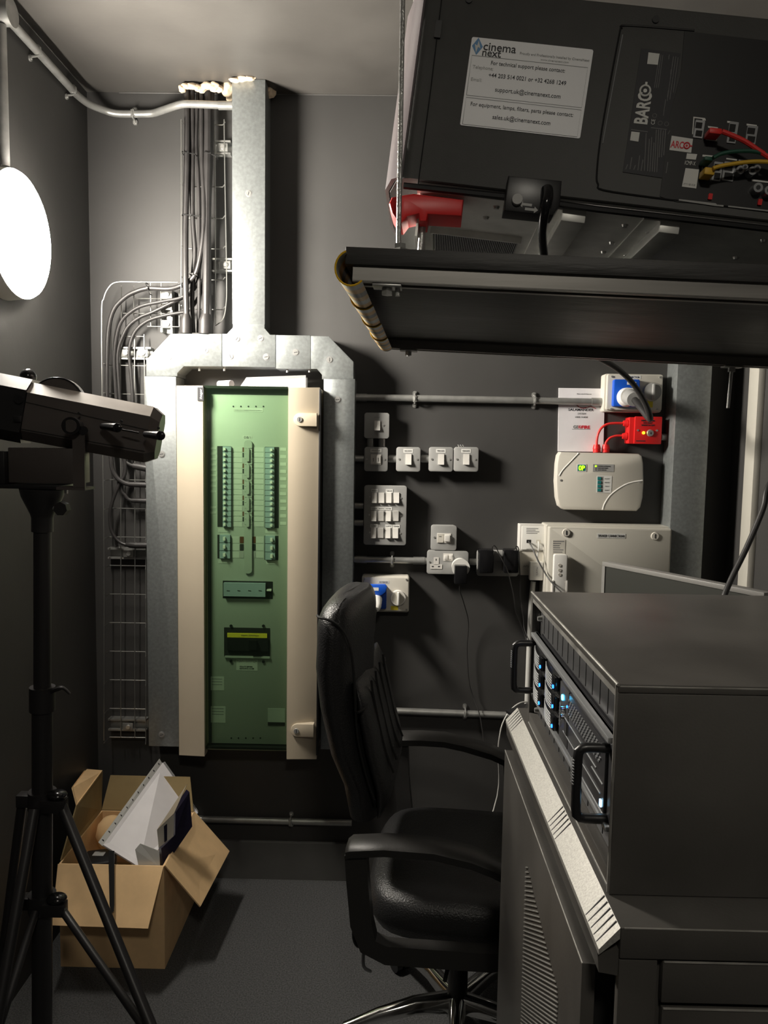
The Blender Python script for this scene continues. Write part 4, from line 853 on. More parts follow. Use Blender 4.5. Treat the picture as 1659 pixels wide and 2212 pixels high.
for pts, m, r_, lab, pl in (([(1560, 284), (1580, 292), (1610, 306), (1640, 326), (1680, 352)], M_redc, .0036, 'red network cable plugged into the projector side', (1531, 277, 1556, 294)), ([(1541, 341), (1556, 333), (1580, 328), (1614, 326), (1640, 329), (1690, 342)], M_green, .0030, 'dark green network cable plugged into the projector side', (1520, 338, 1538, 352)), ([(1540, 364), (1560, 358), (1606, 351), (1640, 349), (1690, 352)], M_yel, .0030, 'yellow network cable plugged into the projector side', (1520, 362, 1541, 382))):
    P = [PF @ Vector((*pf(x, y, .04), .04)) for x, y in pts]; t = thing('network_cable', lab, 'cable', P[0]); part('cable', MB().tube(P, r_, 8, 5), m, t)
    q = prr(*pl, .03); part('plug', MB(PF).bx((q[0], q[1]+.002, .0102), (q[2], q[3]-.002, .036), .002), m, t)
# support sticker
c0 = [pf(x, y, .007) for x, y in ((1020, 79), (1282, 109), (1252.5, 300), (993, 270.5))]
ctr = ((c0[0][0]+c0[2][0])/2, (c0[0][1]+c0[2][1])/2); hw, hh_ = .5*(c0[1][0]+c0[2][0]-c0[0][0]-c0[3][0])/2, .5*(c0[0][1]+c0[1][1]-c0[2][1]-c0[3][1])/2
sk = part('support_sticker', MB(PF).prism(rrect(ctr[0]-hw, ctr[1]-hh_, ctr[0]+hw, ctr[1]+hh_, .003), .006, .0072), M_stick, pj, 'white installer contact sticker')
def st_(x, y): return ctr[0]-hw+x*2*hw, ctr[1]+hh_-y*2*hh_
for y0, y1 in ((.205, .655), (.68, .985)):
    a, b = st_(.02, y1), st_(.975, y0); part('outline', MB(PF).tube([(a[0], a[1], .0073), (b[0], a[1], .0073), (b[0], b[1], .0073), (a[0], b[1], .0073), (a[0], a[1], .0073)], .0004, 4, 1), M_inkg, sk)
def stx(s, x, y, h, wd, al='CENTER', m=M_ink, b=.0): text(s, PF, *st_(x, y), .0073, h*2*hh_, m, sk, width=wd*2*hw, align=al, bold=b)
stx('cinema', .24, .085, .095, .27, b=.01); stx('next', .18, .155, .085, .155, b=.01); stx('Proudly and Professionally Installed by CinemaNext', .695, .125, .028, .57, m=M_inkg)
stx('www.cinemanext.com', .70, .170, .024, .23, m=M_grayp)
stx('For technical support please contact:', .49, .265, .045, .61, b=.005); stx('Telephone:', .04, .330, .040, .17, 'LEFT', M_grayp); stx('+44 203 514 0021 or +32 4268 1249', .50, .402, .048, .64, b=.008)
stx('Email:', .04, .47, .040, .09, 'LEFT', M_grayp); stx('support.uk@cinemanext.com', .52, .555, .050, .54, b=.005)
stx('For equipment, lamps, filters, parts please contact:', .49, .745, .045, .85, b=.005); stx('sales.uk@cinemanext.com', .50, .865, .050, .48, b=.006)
a = st_(.055, .10); part('emblem', MB(PF).prism([(a[0], a[1]-.013), (a[0]+.0085, a[1]), (a[0], a[1]+.013), (a[0]-.0085, a[1])], .0072, .0076), M_bluel, sk, 'blue diamond emblem')
part('emblem_bolt', MB(PF).prism([(a[0]-.001, a[1]-.010), (a[0]+.001, a[1]-.001), (a[0]+.0050, a[1]-.003), (a[0]+.0010, a[1]+.009), (a[0]-.0006, a[1]+.001), (a[0]-.0045, a[1]+.003)][::1], .0076, .0079), M_label, sk)
# mains inlet box on the lower edge
q = [pf(*p, .04) for p in ((1098, 381), (1213, 392), (1209, 445), (1194, 468), (1088, 457))]
ib = part('inlet_box', MB(PF).prism(q[::-1], .004, .045, .003), M_black, pj, 'black mains inlet box')
u, v = pf(1117, 432, .046); part('button', MB(PF).cyl((u, v, .045), (u, v, .052), .0085, .008, 20), M_grayp, ib)
for x0, y, s in ((1129, 441, -1), (1134, 451, 1)):
    a, b = pf(x0, y, .0455), pf(x0+20, y+2.5, .0455); part('arrow_mark', MB(PF).bx((a[0], a[1]-.002, .045), (b[0], a[1]+.002, .0457)).prism([(a[0], a[1]-.005), (a[0]-.006, a[1]), (a[0], a[1]+.005)][::-1] if s < 0 else [(b[0], a[1]+.005), (b[0]+.006, a[1]), (b[0], a[1]-.005)][::-1], .045, .0457), M_grayp, ib)
P = [PF @ Vector((*pf(1182, 408, .05), .048)), PF @ Vector((*pf(1183, 425, .06), .058)), PF @ Vector((*pf(1176, 455, .05), .06)), onY(1171, 500, 1.245), onY(1175, 549, 1.30)]
t = thing('mains_lead', 'thick black mains lead hanging from the inlet box under the projector', 'cable', P[-1]); part('lead', MB().tube(P, [.009, .009, .0078, .0068, .0068], 14, 4), M_gloss, t)
# metal base, ribs, grille, red corner handle, feet
part('base_pan', MB(top_M).bx((.025, -.54, -.002), (UL-.02, -.006, .0115)), M_alu, pj)
def rib(x0, x1):
    a = (PF.inverted() @ onP(x0, 465, P0+pv*(-.012), pv)).x; b = (PF.inverted() @ onP(x1, 465, P0+pv*(-.012), pv)).x
    part('base_rib', MB(top_M).bx((a, -.53, -.022), (b, -.008, -.002), .002), M_alu, pj)
    part('rib_flange', MB(top_M).bx((a-.026, -.53, -.005), (a, -.008, -.002)), M_alu, pj)
rib(1212, 1268); rib(1448, 1500)
n_ = pv
def onB(x, y, z=-.003): l = top_M.inverted() @ onP(x, y, P0+pv*z, pv); return l
g = [onB(*p) for p in ((940, 492), (1124, 510), (1108, 548), (938, 540))]
ga, gb = g[0].x, g[1].x; gy0, gy1 = g[0].y, g[0].y-.17
gr = part('intake_grille', MB(top_M).bx((ga, gy1, -.006), (gb, gy0, -.002)), M_blackm, pj); mb = MB(top_M)
for k in range(46): x = ga+(gb-ga)*(k+.5)/46; mb.bx((x-.0007, gy1, -.0085), (x+.0007, gy0, -.006))
part('fin', mb, M_servl, gr)
part('grille_frame', MB(top_M).bx((ga-.006, gy0, -.014), (gb+.004, gy0+.004, -.002)).bx((ga-.008, gy1, -.014), (ga-.003, gy0, -.002)), M_alu, pj)
for x, y in ((1072, 448), (1050, 470), (1350, 487), (1322, 525), (1304, 545), (1590, 557), (1650, 520), (1352, 550), (1400, 500)):
    l = onB(x, y); part('screw', MB(top_M).cyl((l.x, l.y, -.002), (l.x, l.y, -.006), .006, .004, 12), M_screw, pj)
q = [pf(*p, .0) for p in ((872, 421), (893, 418), (1002, 431), (998, 469), (925, 465), (922, 480), (906, 480), (904, 464), (880, 470), (868, 486), (860, 484), (846, 462), (840, 440), (846, 426))]
part('corner_handle', MB(PF).prism(q[::-1], -.06, .004, .006), M_red, pj, 'red corner handle')
for x, dep in ((911, 0), (1730, 0)):
    l = pf(x, 470); a = PF @ Vector((l[0], l[1], -.03)); bz = S @ Vector(((Si @ a).x, (Si @ a).y, BT))
    part('levelling_foot', MB().cyl(a+pv*.03, bz+Vector((0, 0, .006)), .0055, seg=12).cyl(bz+Vector((0, 0, .0005)), bz+Vector((0, 0, .008)), .02, .014, 20), M_rod, pj)
for dx, dy in ((.04, -.50), (.9, -.50)):
    a = top_M @ Vector((dx, dy, 0)); l = Si @ a; bz = S @ Vector((l.x, l.y, BT)); part('levelling_foot', MB().cyl(a, bz+Vector((0, 0, .001)), .0055, seg=12), M_rod, pj)
part('side_bracket', MB(top_M).bx((.030, -.5, -.07), (.034, -.02, -.002)), M_alu, pj)
# cable hanging at the far right
single('black_cable', MB().tube([Vector((.985, 1.80, 1.795)), Vector((.975, 1.79, 1.68)), onY(1668, 1035, 1.72), onY(1648, 1100, 1.70), onY(1612, 1185, 1.68), onY(1580, 1250, 1.66), onY(1560, 1300, 1.64), onY(1552, 1340, 1.64)], .0062, 12, 5), M_cable, 'thick black cable hanging at the right edge and dropping behind the rack', 'cable')

# ================================================================== RACK CABINET
ZCB = 1.098; XF = .248
K = frame((XF, 0, 0), (0, -1, 0), (0, 0, 1))         # left face: x towards the camera, y up, z outwards (left)
def kp(x, y, w=0): return onF(K, x, y, w)
YN, YFR = .845, 1.39
a = onX(1336, 1480, XF); YN = a.y; YFR = onX(1149, 1276, XF).y; ZT = (a.z+onX(1149, 1276, XF).z)/2
YCN = YN-.058; YCF = YFR+.085
rk = thing('equipment_cabinet', 'black equipment cabinet with a silver edge strip and slotted side door', 'cabinet', (.7, (YCN+YCF)/2, 0))
XB = 1.10
part('top_panel', MB().bx((XF-.004, YCN, ZCB-.034), (XB, YCF, ZCB), .0015), M_rack, rk)
part('carcass', MB().bx((XF+.012, YCN+.012, .03), (XB-.01, YCF-.01, ZCB-.034)), M_rack, rk)
# near side panels facing the camera
mb = MB(); mb.bx((XF-.004, YCN+.001, .02), (XF+.036, YCN+.012, ZCB-.036), .001); part('corner_post', mb, M_rack, rk)
part('side_panel', MB().bx((XF+.042, YCN+.002, ZCB-.083), (XB-.02, YCN+.0118, ZCB-.037), .001), M_rack, rk); part('side_panel', MB().bx((XF+.044, YCN+.0035, .03), (XB-.02, YCN+.0118, ZCB-.090), .001), M_rack, rk)
part('panel_edge', MB().tube([(XF+.043, YCN+.002, ZCB-.0375), (XB-.02, YCN+.002, ZCB-.0375)], .0012, 6, 1), M_racked, rk); part('panel_edge', MB().tube([(XF+.045, YCN+.0035, ZCB-.0905), (XB-.02, YCN+.0035, ZCB-.0905)], .0012, 6, 1), M_racked, rk)
part('panel_edge', MB().tube([(XF, YCN+.0005, ZCB-.0005), (XB, YCN+.0005, ZCB-.0005)], .0010, 6, 1), M_racked, rk)
XO = XF-.026
EV = Matrix((Vector((0, 1, 0)), Vector((1, 0, 0)), Vector((0, 0, 1)))).transposed().to_4x4()
def along(pts, y0, y1):       # section in x,z swept along y
    return MB().loft([[(x, y0, z) for x, z in pts], [(x, y1, z) for x, z in pts]])
part('edge_strip', along([(XF-.0045, ZCB), (XO, ZCB-.024), (XO, ZCB-.030), (XF-.0045, ZCB-.012)], YCN, YCF), M_lip, rk, 'silver textured edge strip')
for grp_y in (YCN+.012, YCN+.012+.30*(YCF-YCN)*1.05, YCF-.062):
    mb = MB()
    for k in range(5):
        y = grp_y+k*.0115; mb.loft([[(XF-.005-.0005, y-.0006, ZCB+.0006), (XF-.0055, y+.0006, ZCB+.0006), (XF-.0055, y+.0006, ZCB-.003), (XF-.0055, y-.0006, ZCB-.003)], [(XO+.0005, y-.0006, ZCB-.0230), (XO+.0005, y+.0006, ZCB-.0230), (XO+.0005, y+.0006, ZCB-.026), (XO+.0005, y-.0006, ZCB-.026)]])
    part('strip_slots', mb, M_ink, rk)
part('fascia', along([(XO, ZCB-.030), (XO+.002, ZCB-.052), (XF, ZCB-.056), (XF, ZCB-.026)], YCN+.004, YCF-.004), M_rack, rk)
# side door
XD = .218; yd0, yd1 = .850, 1.46; ZD = onX(1257, 2081, XD).z; yd0 = onX(1257, 2081, XD).y; yd1 = yd0+.60
dr = part('door', MB().bx((XD, yd0, .06), (XD+.016, yd1, ZD), .002), M_rack, rk)
part('door_edge', MB().tube([(XD+.001, yd1, ZD-.001), (XD+.001, yd0+.001, ZD-.001), (XD+.015, yd0+.001, ZD-.001)], .0011, 6, 1), M_racked, dr)
bnd = [(1873, 1137.6), (1895, 1144.6), (1930, 1151.6), (1979, 1163.8), (2031, 1176), (2094, 1191.7), (2129, 1202), (2164, 1204), (2212, 1201), (2300, 1190), (2420, 1170)]
def bx_(y):
    for (ya, xa), (yb, xb) in zip(bnd, bnd[1:]):
        if ya <= y <= yb: return xa+(xb-xa)*(y-ya)/(yb-ya)
    return bnd[-1][1]
mb = MB()
y = 1874.0; k = 0
while y < 2330:
    tq = min(1.1, (y-1870)/340); sl = .85*tq; xa = 1135.5-(y-1870)*.030; yb = y
    for _ in range(6): yb = y+sl*(bx_(yb)-xa)
    xb = max(xa+4, bx_(yb)); a, b = onX(xa, y, XD-.0012), onX(xb, yb, XD-.0012)
    if b.y > yd0+.01: mb.tube([a, b], .0011, 5, 1)
    y += 10.2-2.2*tq; k += 1
part('vent_edge_glints', mb, M_lip, dr)  # silver bars painting the vent edges that catch light
part('door_hinge_rail', MB().bx((XD+.0165, yd0+.02, .03), (XF+.0115, yd1-.02, ZD+.012)), M_blackm, rk)

# rack-mount case standing on the cabinet
ch_ = thing('rack_case', 'open fronted black rack case standing on the cabinet, holding the server', 'rack case', (.6, YN+.27, ZCB+.001))
ZB = ZCB+.001; XE = 1.04; T = .011
part('top_panel', MB().bx((XF, YN, ZT-.010), (XE, YFR, ZT), .0015), M_rack, ch_)
zf = onX(1325, 1500, XF).z; part('front_rail', MB().bx((XF+.0005, YN+.001, zf), (XF+.012, YFR-.001, ZT-.0105)), M_racked, ch_)
part('side_panel', MB().bx((XF, YN, ZB), (XE, YN+T, ZT-.0105), .001), M_rack, ch_); part('side_panel', MB().bx((XF, YFR-T, ZB), (XE, YFR, ZT-.0105), .001), M_rack, ch_)
part('base_panel', MB().bx((XF, YN+T, ZB), (XE, YFR-T, ZB+.024), .001), M_rack, ch_)
part('back_panel', MB().bx((XE-.01, YN+T, ZB+.024), (XE, YFR-T, ZT-.0105)), M_rack, ch_)
part('edge_trim', MB().tube([(XF, YFR, ZT-.001), (XF, YN, ZT-.001)], .0019, 8, 1).tube([(XF+.0008, YN+.004, ZT-.002), (XF+.0008, YN+.004, ZB+.001)], .0030, 8, 1), M_racked, ch_, 'bright edges')
part('edge_trim', MB().tube([(XF+.002, YN+.001, ZT-.003), (XE, YN+.001, ZT-.003)], .0016, 8, 1), M_racked, ch_)
part('edge_trim', MB().tube([(XF-.0002, YFR-.01, ZB+.006), (XF-.0002, YN+.01, ZB+.006)], .0009, 6, 1), M_lip, ch_)
part('rack_rail', MB().bx((XF+.014, YFR-T-.026, ZB+.024), (XF+.030, YFR-T, zf)), M_blackm, ch_); part('rack_rail', MB().bx((XF+.014, YN+T, ZB+.024), (XF+.030, YN+T+.012, zf)), M_blackm, ch_)
for zz in (zf-.025, ZB+.12, ZB+.035): part('cage_bolt', MB().cyl((XF+.014, YFR-.03, zz), (XF+.006, YFR-.03, zz), .006, .004, 12), M_screw, ch_)
ym0, ym1 = YN+T+.013, YFR-T-.028
for (z0, z1, nm) in ((zf-.048, zf-.002, 'upper'), (ZB+.026, ZB+.060, 'lower')):
    bp = thing('blanking_panel', f'black slotted blanking panel, the {nm} one in the open rack case', 'blanking panel', (XF+.012, (ym0+ym1)/2, z0), 'slotted blanking panels')
    part('panel', MB().bx((XF+.0125, ym0, z0), (XF+.016, ym1, z1), .0005), M_vent, bp)
    mb = MB()
    for k in range(13): y = ym0+.02+(ym1-ym0-.04)*k/12; mb.bx((XF+.0118, y-.0012, z0+.004), (XF+.0126, y+.0012, z1-.003))
    part('vent_slots', mb, M_blackm, bp)
zs0, zs1 = ZB+.062, zf-.051
sv = thing('rack_server', 'rack server with grey drive grilles, blue lights and black handles in the rack case', 'server', (XF+.02, (ym0+ym1)/2, zs0))
part('chassis', MB().bx((XF+.010, ym0+.004, zs0), (XE-.2, ym1-.004, zs1)), M_serv, sv)
part('flange', MB().bx((XF+.004, ym0-.008, zs0), (XF+.0095, ym1+.024, zs1), .001), M_serv, sv)
part('top_trim', MB().bx((XF-.003, ym0-.004, zs1-.007), (XF+.009, ym1+.018, zs1), .001), M_servl, sv); part('bottom_trim', MB().bx((XF-.002, ym0-.004, zs0), (XF+.009, ym1+.01, zs0+.006), .001), M_servl, sv)
for yy in (ym1+.010, ym0+.012):
    za, zb = zs0+.008, zs1-.018; xo = XF-.032
    part('handle', MB().tube([(XF+.004, yy, zb), (xo+.010, yy, zb), (xo+.003, yy, zb-.003), (xo, yy, zb-.012), (xo, yy, za+.012), (xo+.003, yy, za+.003), (xo+.010, yy, za), (XF+.004, yy, za)], .0058, 12, 2), M_black, sv)
    mb = MB()
    for k in range(9): mb.box((xo-.0052, yy, zb-.014-k*.0035), (.0016, .009, .0012))
    part('grip_ridges', mb, M_servl, sv)
# drive bays
zh = (zs1-.012-zs0-.008)/3; cols = ((ym1-.012, ym1-.098), (ym1-.108, ym1-.200))
for (ya, yb) in cols:
    for k in range(3):
        z1 = zs1-.012-k*zh; z0 = z1-zh+.002; yl = yb+.026
        by = part('drive_bay', MB().bx((XF+.0015, yb, z0), (XF+.006, ya, z1), .0005), M_black, sv)
        mb = MB()
        for j in range(6):
            zz = z1-.004-j*(zh-.008)/5.4; mb.tube([(XF-.001, ya-.002, zz), (XF-.0045, ya-.022, zz-.0012), (XF-.0055, ya-.045, zz-.0035), (XF-.003, yl+.006, zz-.006)], .0010, 5, 2)
        part('grille_bars', mb, M_servl, by)
        part('release_latch', MB().bx((XF-.006, yb+.001, z0+.004), (XF+.001, yb+.024, z1-.003), .001), M_gloss, by)
        part('indicator', MB().cyl((XF-.0062, yb+.007, z0+.010), (XF-.0075, yb+.007, z0+.010), .0028, seg=10), M_ledb, by, 'blue light')
yc = cols[1][1]-.008
part('control_panel', MB().bx((XF+.0005, yc-.055, zs0+.012), (XF+.006, yc, zs1-.016), .001), M_vent, sv)
part('indicator', MB().cyl((XF+.0004, yc-.022, zs1-.034), (XF-.0016, yc-.022, zs1-.034), .0042, seg=12), M_ledc, sv, 'bright cyan light'); part('indicator', MB().cyl((XF+.0004, yc-.050, zs1-.038), (XF-.001, yc-.050, zs1-.038), .0018, seg=8), M_ledb, sv)
def perf(y0, y1, z0, z1, ny, nz):
    mb = MB()
    for i in range(ny):
        for j in range(nz): y = y0+(y1-y0)*(i+.5*(j % 2))/ny; z = z0+(z1-z0)*j/nz; mb.box((XF-.0002, y, z), (.001, abs(y1-y0)/ny*.5, (z1-z0)/nz*.55))
    return mb
part('perforated_panel', perf(yc-.003, yc-.014, zs0+.03, zs1-.045, 4, 14), M_servl, sv)
part('bezel_panel', MB().bx((XF+.0005, ym0+.016, zs0+.012), (XF+.006, yc-.058, zs1-.016), .001), M_serv, sv)
part('perforated_panel', perf(yc-.062, ym0+.030, zs1-.045, zs1-.020, 16, 5), M_servl, sv)
part('bay_line', MB().tube([(XF, yc-.02, zs1-.058), (XF, ym0+.05, zs1-.058)], .0010, 5, 1).tube([(XF, yc-.03, zs0+.030), (XF, ym0+.03, zs0+.030)], .0009, 5, 1).tube([(XF, ym0+.07, zs0+.045), (XF, ym0+.02, zs0+.045)], .0010, 5, 1), M_servl, sv)
part('slot', MB().bx((XF-.0005, yc-.052, zs0+.030), (XF+.0008, yc-.040, zs1-.060)), M_blackm, sv)
part('knob', MB().cyl((XF, yc-.034, zs0+.052), (XF-.005, yc-.034, zs0+.052), .004, seg=12).cyl((XF, yc-.034, zs0+.064), (XF-.005, yc-.034, zs0+.064), .003, seg=12), M_chrome, sv)
part('indicator', MB().box((XF-.001, ym0+.022, zs0+.022), (.002, .005, .008)), M_ledw, sv, 'white light')

# desk and monitor behind the rack
tb = thing('equipment_desk', 'small black desk hidden behind the rack, under the monitor', 'desk', (.75, 1.95, 0))
part('desktop', MB().bx((.56, 1.56, .72), (1.15, 2.28, .745), .002), M_rack, tb)
for x in (.60, 1.11):
    for y in (1.60, 2.24): part('leg', MB().bx((x-.018, y-.018, 0), (x+.018, y+.018, .7195)), M_rack, tb)
m1, m2 = onY(1302, 1214, 2.13), onY(1652, 1279, 1.70); zz = (m1.z+m2.z)/2; m1.z = m2.z = zz
mu = (m2-m1); mw_ = mu.length; MF = frame(m1, mu, (0, .0, 1))
mo = thing('monitor', 'thin grey framed monitor leaning behind the rack case, screen off', 'monitor', (m1+m2)/2-Vector((0, 0, .46)))
if MF.col[2].to_3d().dot(CAM-m1) < 0: pass
part('housing', MB(MF).bx((0, -.32, -.028), (mw_, 0, -.004), .003), M_bezel, mo)
part('bezel', MB(MF).bx((0, -.012, -.004), (mw_, 0, .002), .001).bx((0, -.32, -.004), (.011, -.012, .002)).bx((mw_-.011, -.32, -.004), (mw_, -.012, .002)).bx((.011, -.32, -.004), (mw_-.011, -.300, .002)), M_bezel, mo)
part('screen', MB(MF).bx((.011, -.300, -.0035), (mw_-.011, -.012, -.001)), M_scr, mo, 'dark grey unlit screen')
ml = MF @ Vector((mw_/2, -.2, -.03)); part('stand', MB().bx((ml.x-.02, ml.y+.0, .7455), (ml.x+.02, ml.y+.03, ml.z)), M_black, mo); part('foot', MB().bx((ml.x-.11, ml.y-.08, .7455), (ml.x+.11, ml.y+.09, .756), .003), M_black, mo)
# white lead looping beside the rack
single('white_lead', MB().tube([W3(1140, 1516, .3), W3(1122, 1519, .32), W3(1102, 1535, .34), W3(1086, 1562, .35), W3(1079, 1592, .35), W3(1076, 1625, .34), W3(1074, 1720, .30), Vector((.27, 2.3, .25)), Vector((.28, 2.25, .003))], .0022, 8, 5), M_cablew, 'thin white lead looping down between the chair and the rack', 'cable')
nt_ = thing('flat_plate', 'flat black plate lying at the far end of the silver edge strip', 'plate', onY(1112, 1548, 1.56))
part('plate', MB().slab([onY(1093, 1537, 1.62), onY(1140, 1521, 1.66), onY(1148, 1548, 1.55), onY(1120, 1553, 1.53)], .006), M_black, nt_)

# ================================================================== OFFICE CHAIR
ca = math.radians(6); CH = Vector((.195, 1.95, 0)); fw = Vector((math.cos(ca), -math.sin(ca), 0)); sd = Vector((math.sin(ca), math.cos(ca), 0))
CM = Matrix((fw, sd, Vector((0, 0, 1)))).transposed().to_4x4(); CM.translation = CH     # x forward, y to the far side, z up
CMi = CM.inverted()
def cl(x, y, side):   # picture point on the vertical plane at given sideways offset of the chair
    p = CM @ Vector((0, side, 0)); l = CMi @ onP(x, y, p, sd); return l.x, l.z
ct = thing('office_chair', 'black leather high back office chair with looped arms in front of the board', 'chair', CH)
# backrest: outline rows between rear and front, lofted from bottom to top
HWD = .245
rear = [(739, 1803), (727, 1722), (700, 1647), (679, 1541), (669.5, 1451), (670, 1395), (677, 1358), (692, 1334), (712, 1320)]
frnt = [(818, 1790), (812, 1722), (790, 1647), (770, 1541), (764, 1451), (763, 1400), (760, 1365), (754, 1342), (744, 1326)]
rows = []
for i, (a, b) in enumerate(zip(rear, frnt)):
    xa, za = cl(a[0], a[1], -.235); xb, zb = cl(b[0], b[1], -.235); rows.append((xa, xb, (za+zb)/2))
def brow(xa, xb, z, hw, n=6):
    cx, h = (xa+xb)/2, (xb-xa)/2; out = []
    N = 40
    for k in range(N):
        a = 2*math.pi*k/N; e = .42; c, s = math.cos(a), math.sin(a)
        y = hw*math.copysign(abs(s)**.35, s); fx = h*math.copysign(abs(c)**.75, c)
        yy = y/hw
        bulge = .020*(1-yy*yy) if c > 0 else -.010*(1-yy*yy)
        out.append((cx+fx-(bulge if c > 0 else -bulge)*.0 + (.012*math.cos(yy*math.pi*1.0) if c > 0 else 0), y, z))
    return out
hws = [.19, .205, .225, .24, .245, .245, .243, .235, .215]
xr_, xf_ = rows[4][0], rows[4][1]; zt_ = 1.226; zb_ = rows[4][2]
rows = rows[:5]; rings = [brow(*rows[i], hws[i]) for i in range(5)]
TOPR = []
for t in (.25, .45, .6, .72, .82, .90, .955, .99, 1.0):
    z = zb_+(zt_-zb_)*t; q = max(0, (t-.62)/.38); k_ = 1-math.sqrt(max(0, 1-q*q)); q2 = max(0, (t-.50)/.50); k2 = 1-math.sqrt(max(0, 1-q2*q2*.98))
    TOPR.append((xr_+.004*t+.050*k_, xf_+.006-.022*k_, z, .243-.095*k2))
for a_, b_, c_, h_ in TOPR: rings.append([(x, y, z-.045*max(0, (z-zb_)/(zt_-zb_))**2*max(0, y/.24)**2) for x, y, z in brow(a_, b_, c_, h_)])
bk = part('backrest', MB(CM).loft(rings), M_leather, ct, ang=80)
# front cushion: headrest roll and ribbed lower pad
rows = rows+[(xr_, xf_, zb_+.02)]
def pad(i0, i1, off, hw, name, par, prof=.03):
    rr_ = []
    L_ = [rows[0]]+rows[1:]
    n = 9
    for k in range(n+1):
        f = i0+(i1-i0)*k/n; a = int(min(f, len(rows)-2)); g_ = f-a; xb = rows[a][1]*(1-g_)+rows[a+1][1]*g_; z = rows[a][2]*(1-g_)+rows[a+1][2]*g_
        e = math.sin(math.pi*min(1, max(0, k/n)))**.35 if 0 < k < n else .0
        ring = []
        for j in range(24):
            an = 2*math.pi*j/24; c, s = math.cos(an), math.sin(an)
            ring.append((xb-.012+(off+prof*e)*(.5+.5*c if c > 0 else .5+.5*c)*1.0, hw*math.copysign(abs(s)**.4, s)*(.93+.07*e), z))
        rr_.append(ring)
    return part(name, MB(CM).loft(rr_), M_leather, par, ang=80)
pad(.2, 3.6, .016, .215, 'lumbar_pad', ct, .028)
mb = MB(CM)
for yy in (-.13, -.05, .03, .11): mb.tube([(rows[3][1]+.020, yy, rows[3][2]+.05), (rows[3][1]+.028, yy, rows[3][2]), (rows[2][1]+.032, yy, rows[2][2]), (rows[1][1]+.030, yy, rows[1][2]+.02)], .0030, 6, 4)
part('pleat_seam', mb, M_blackm, ct)
hx = [( -.248, 0)]
def nsd(x, y, o=-.247): l = cl(x, y, -.240); return (l[0], o, l[1])
part('headrest_seam', MB(CM).tube([nsd(683, 1332, -.228), nsd(690, 1334, -.240), nsd(705, 1336), nsd(727, 1346), nsd(745, 1366), nsd(758, 1400), nsd(764, 1440), nsd(768, 1500), nsd(768, 1538, -.240)], .0030, 8, 4), M_blackm, ct)
part('headrest_seam', MB(CM).tube([(rows[3][1]+.004, -.243, rows[3][2]+.008), (rows[3][1]+.016, -.20, rows[3][2]+.008), (rows[3][1]+.022, 0, rows[3][2]+.004), (rows[3][1]+.016, .20, rows[3][2]+.008), (rows[3][1]+.002, .24, rows[3][2]+.008)], .0032, 8, 4), M_blackm, ct)
part('side_seam', MB(CM).tube([nsd(768, 1538, -.240), nsd(772, 1600, -.232), nsd(788, 1680, -.222), nsd(806, 1740, -.212)], .0022, 8, 4), M_blackm, ct)
# seat
sx1, sz1 = cl(820, 2035, -.255)
Zs = .44
mb = MB(CM); rings = []
for z, g_, h_ in ((.425, .20, .22), (.432, .235, .245), (.46, .25, .255), (.50, .25, .255), (.525, .235, .24), (.533, .19, .20)):
    ring = []
    for k in range(32):
        a = 2*math.pi*k/32; c, s = math.cos(a), math.sin(a); ring.append((.02+g_*math.copysign(abs(c)**.45, c), h_*math.copysign(abs(s)**.45, s), z))
    rings.append(ring)
part('seat', mb.loft(rings), M_leather, ct, ang=80)
# arms
def arm(side, top, low, post, bottom, nm):
    tp = [cl(x, y, side) for x, y in top]; n = len(tp); hw = .036
    pr_ = []; rings = []
    for i, (x, z) in enumerate(tp):
        th = .020; e = 1 if 0 < i < n-1 else .8
        rings.append([(x, side-hw*e, z+.000), (x, side-hw*.75*e, z+.008), (x, side+hw*.75*e, z+.008), (x, side+hw*e, z), (x, side+hw*.8*e, z-th), (x, side-hw*.8*e, z-th)])
    o = part('armrest', MB(CM).loft(rings), M_chair, ct, ang=50)
    pl_ = [(*cl(x, y, side), w_) for (x, y), w_ in post]; rings = []
    for i, (x, z, w_) in enumerate(pl_):
        a = pl_[max(0, i-1)]; b = pl_[min(len(pl_)-1, i+1)]; d = Vector((b[0]-a[0], 0, b[1]-a[1])).normalized(); nn = Vector((-d.z, 0, d.x))*w_/2; p = Vector((x, side, z))
        rings.append([tuple(p+nn+Vector((0, -.018, 0))), tuple(p+nn+Vector((0, .018, 0))), tuple(p-nn+Vector((0, .018, 0))), tuple(p-nn+Vector((0, -.018, 0)))])
    part('arm_frame', MB(CM).loft(rings), M_chair, ct, ang=50)
fx1 = .34
arm(-.285, [(750, 1828), (760, 1822), (833, 1819), (939, 1827), (1018, 1846), (1060, 1862), (1100, 1882), (1118, 1892)], 0,
    [((770, 1840), .05), ((774, 1900), .05), ((782, 1990), .05), ((797, 2035), .045), ((835, 2054), .045), ((960, 2063), .045), ((1060, 2070), .045), ((1092, 2066), .045), ((1108, 2040), .045), ((1112, 1960), .045), ((1112, 1905), .05)], None, 'near')
arm(.285, [(846, 1592), (868, 1590), (911, 1590), (960, 1593), (1002, 1602), (1062, 1620), (1100, 1638), (1116, 1648)], 0,
    [((866, 1600), .045), ((868, 1680), .045), ((876, 1760), .045), ((900, 1790), .045), ((1000, 1800), .045), ((1085, 1798), .045), ((1104, 1770), .045), ((1106, 1700), .045), ((1104, 1655), .045)], None, 'far')
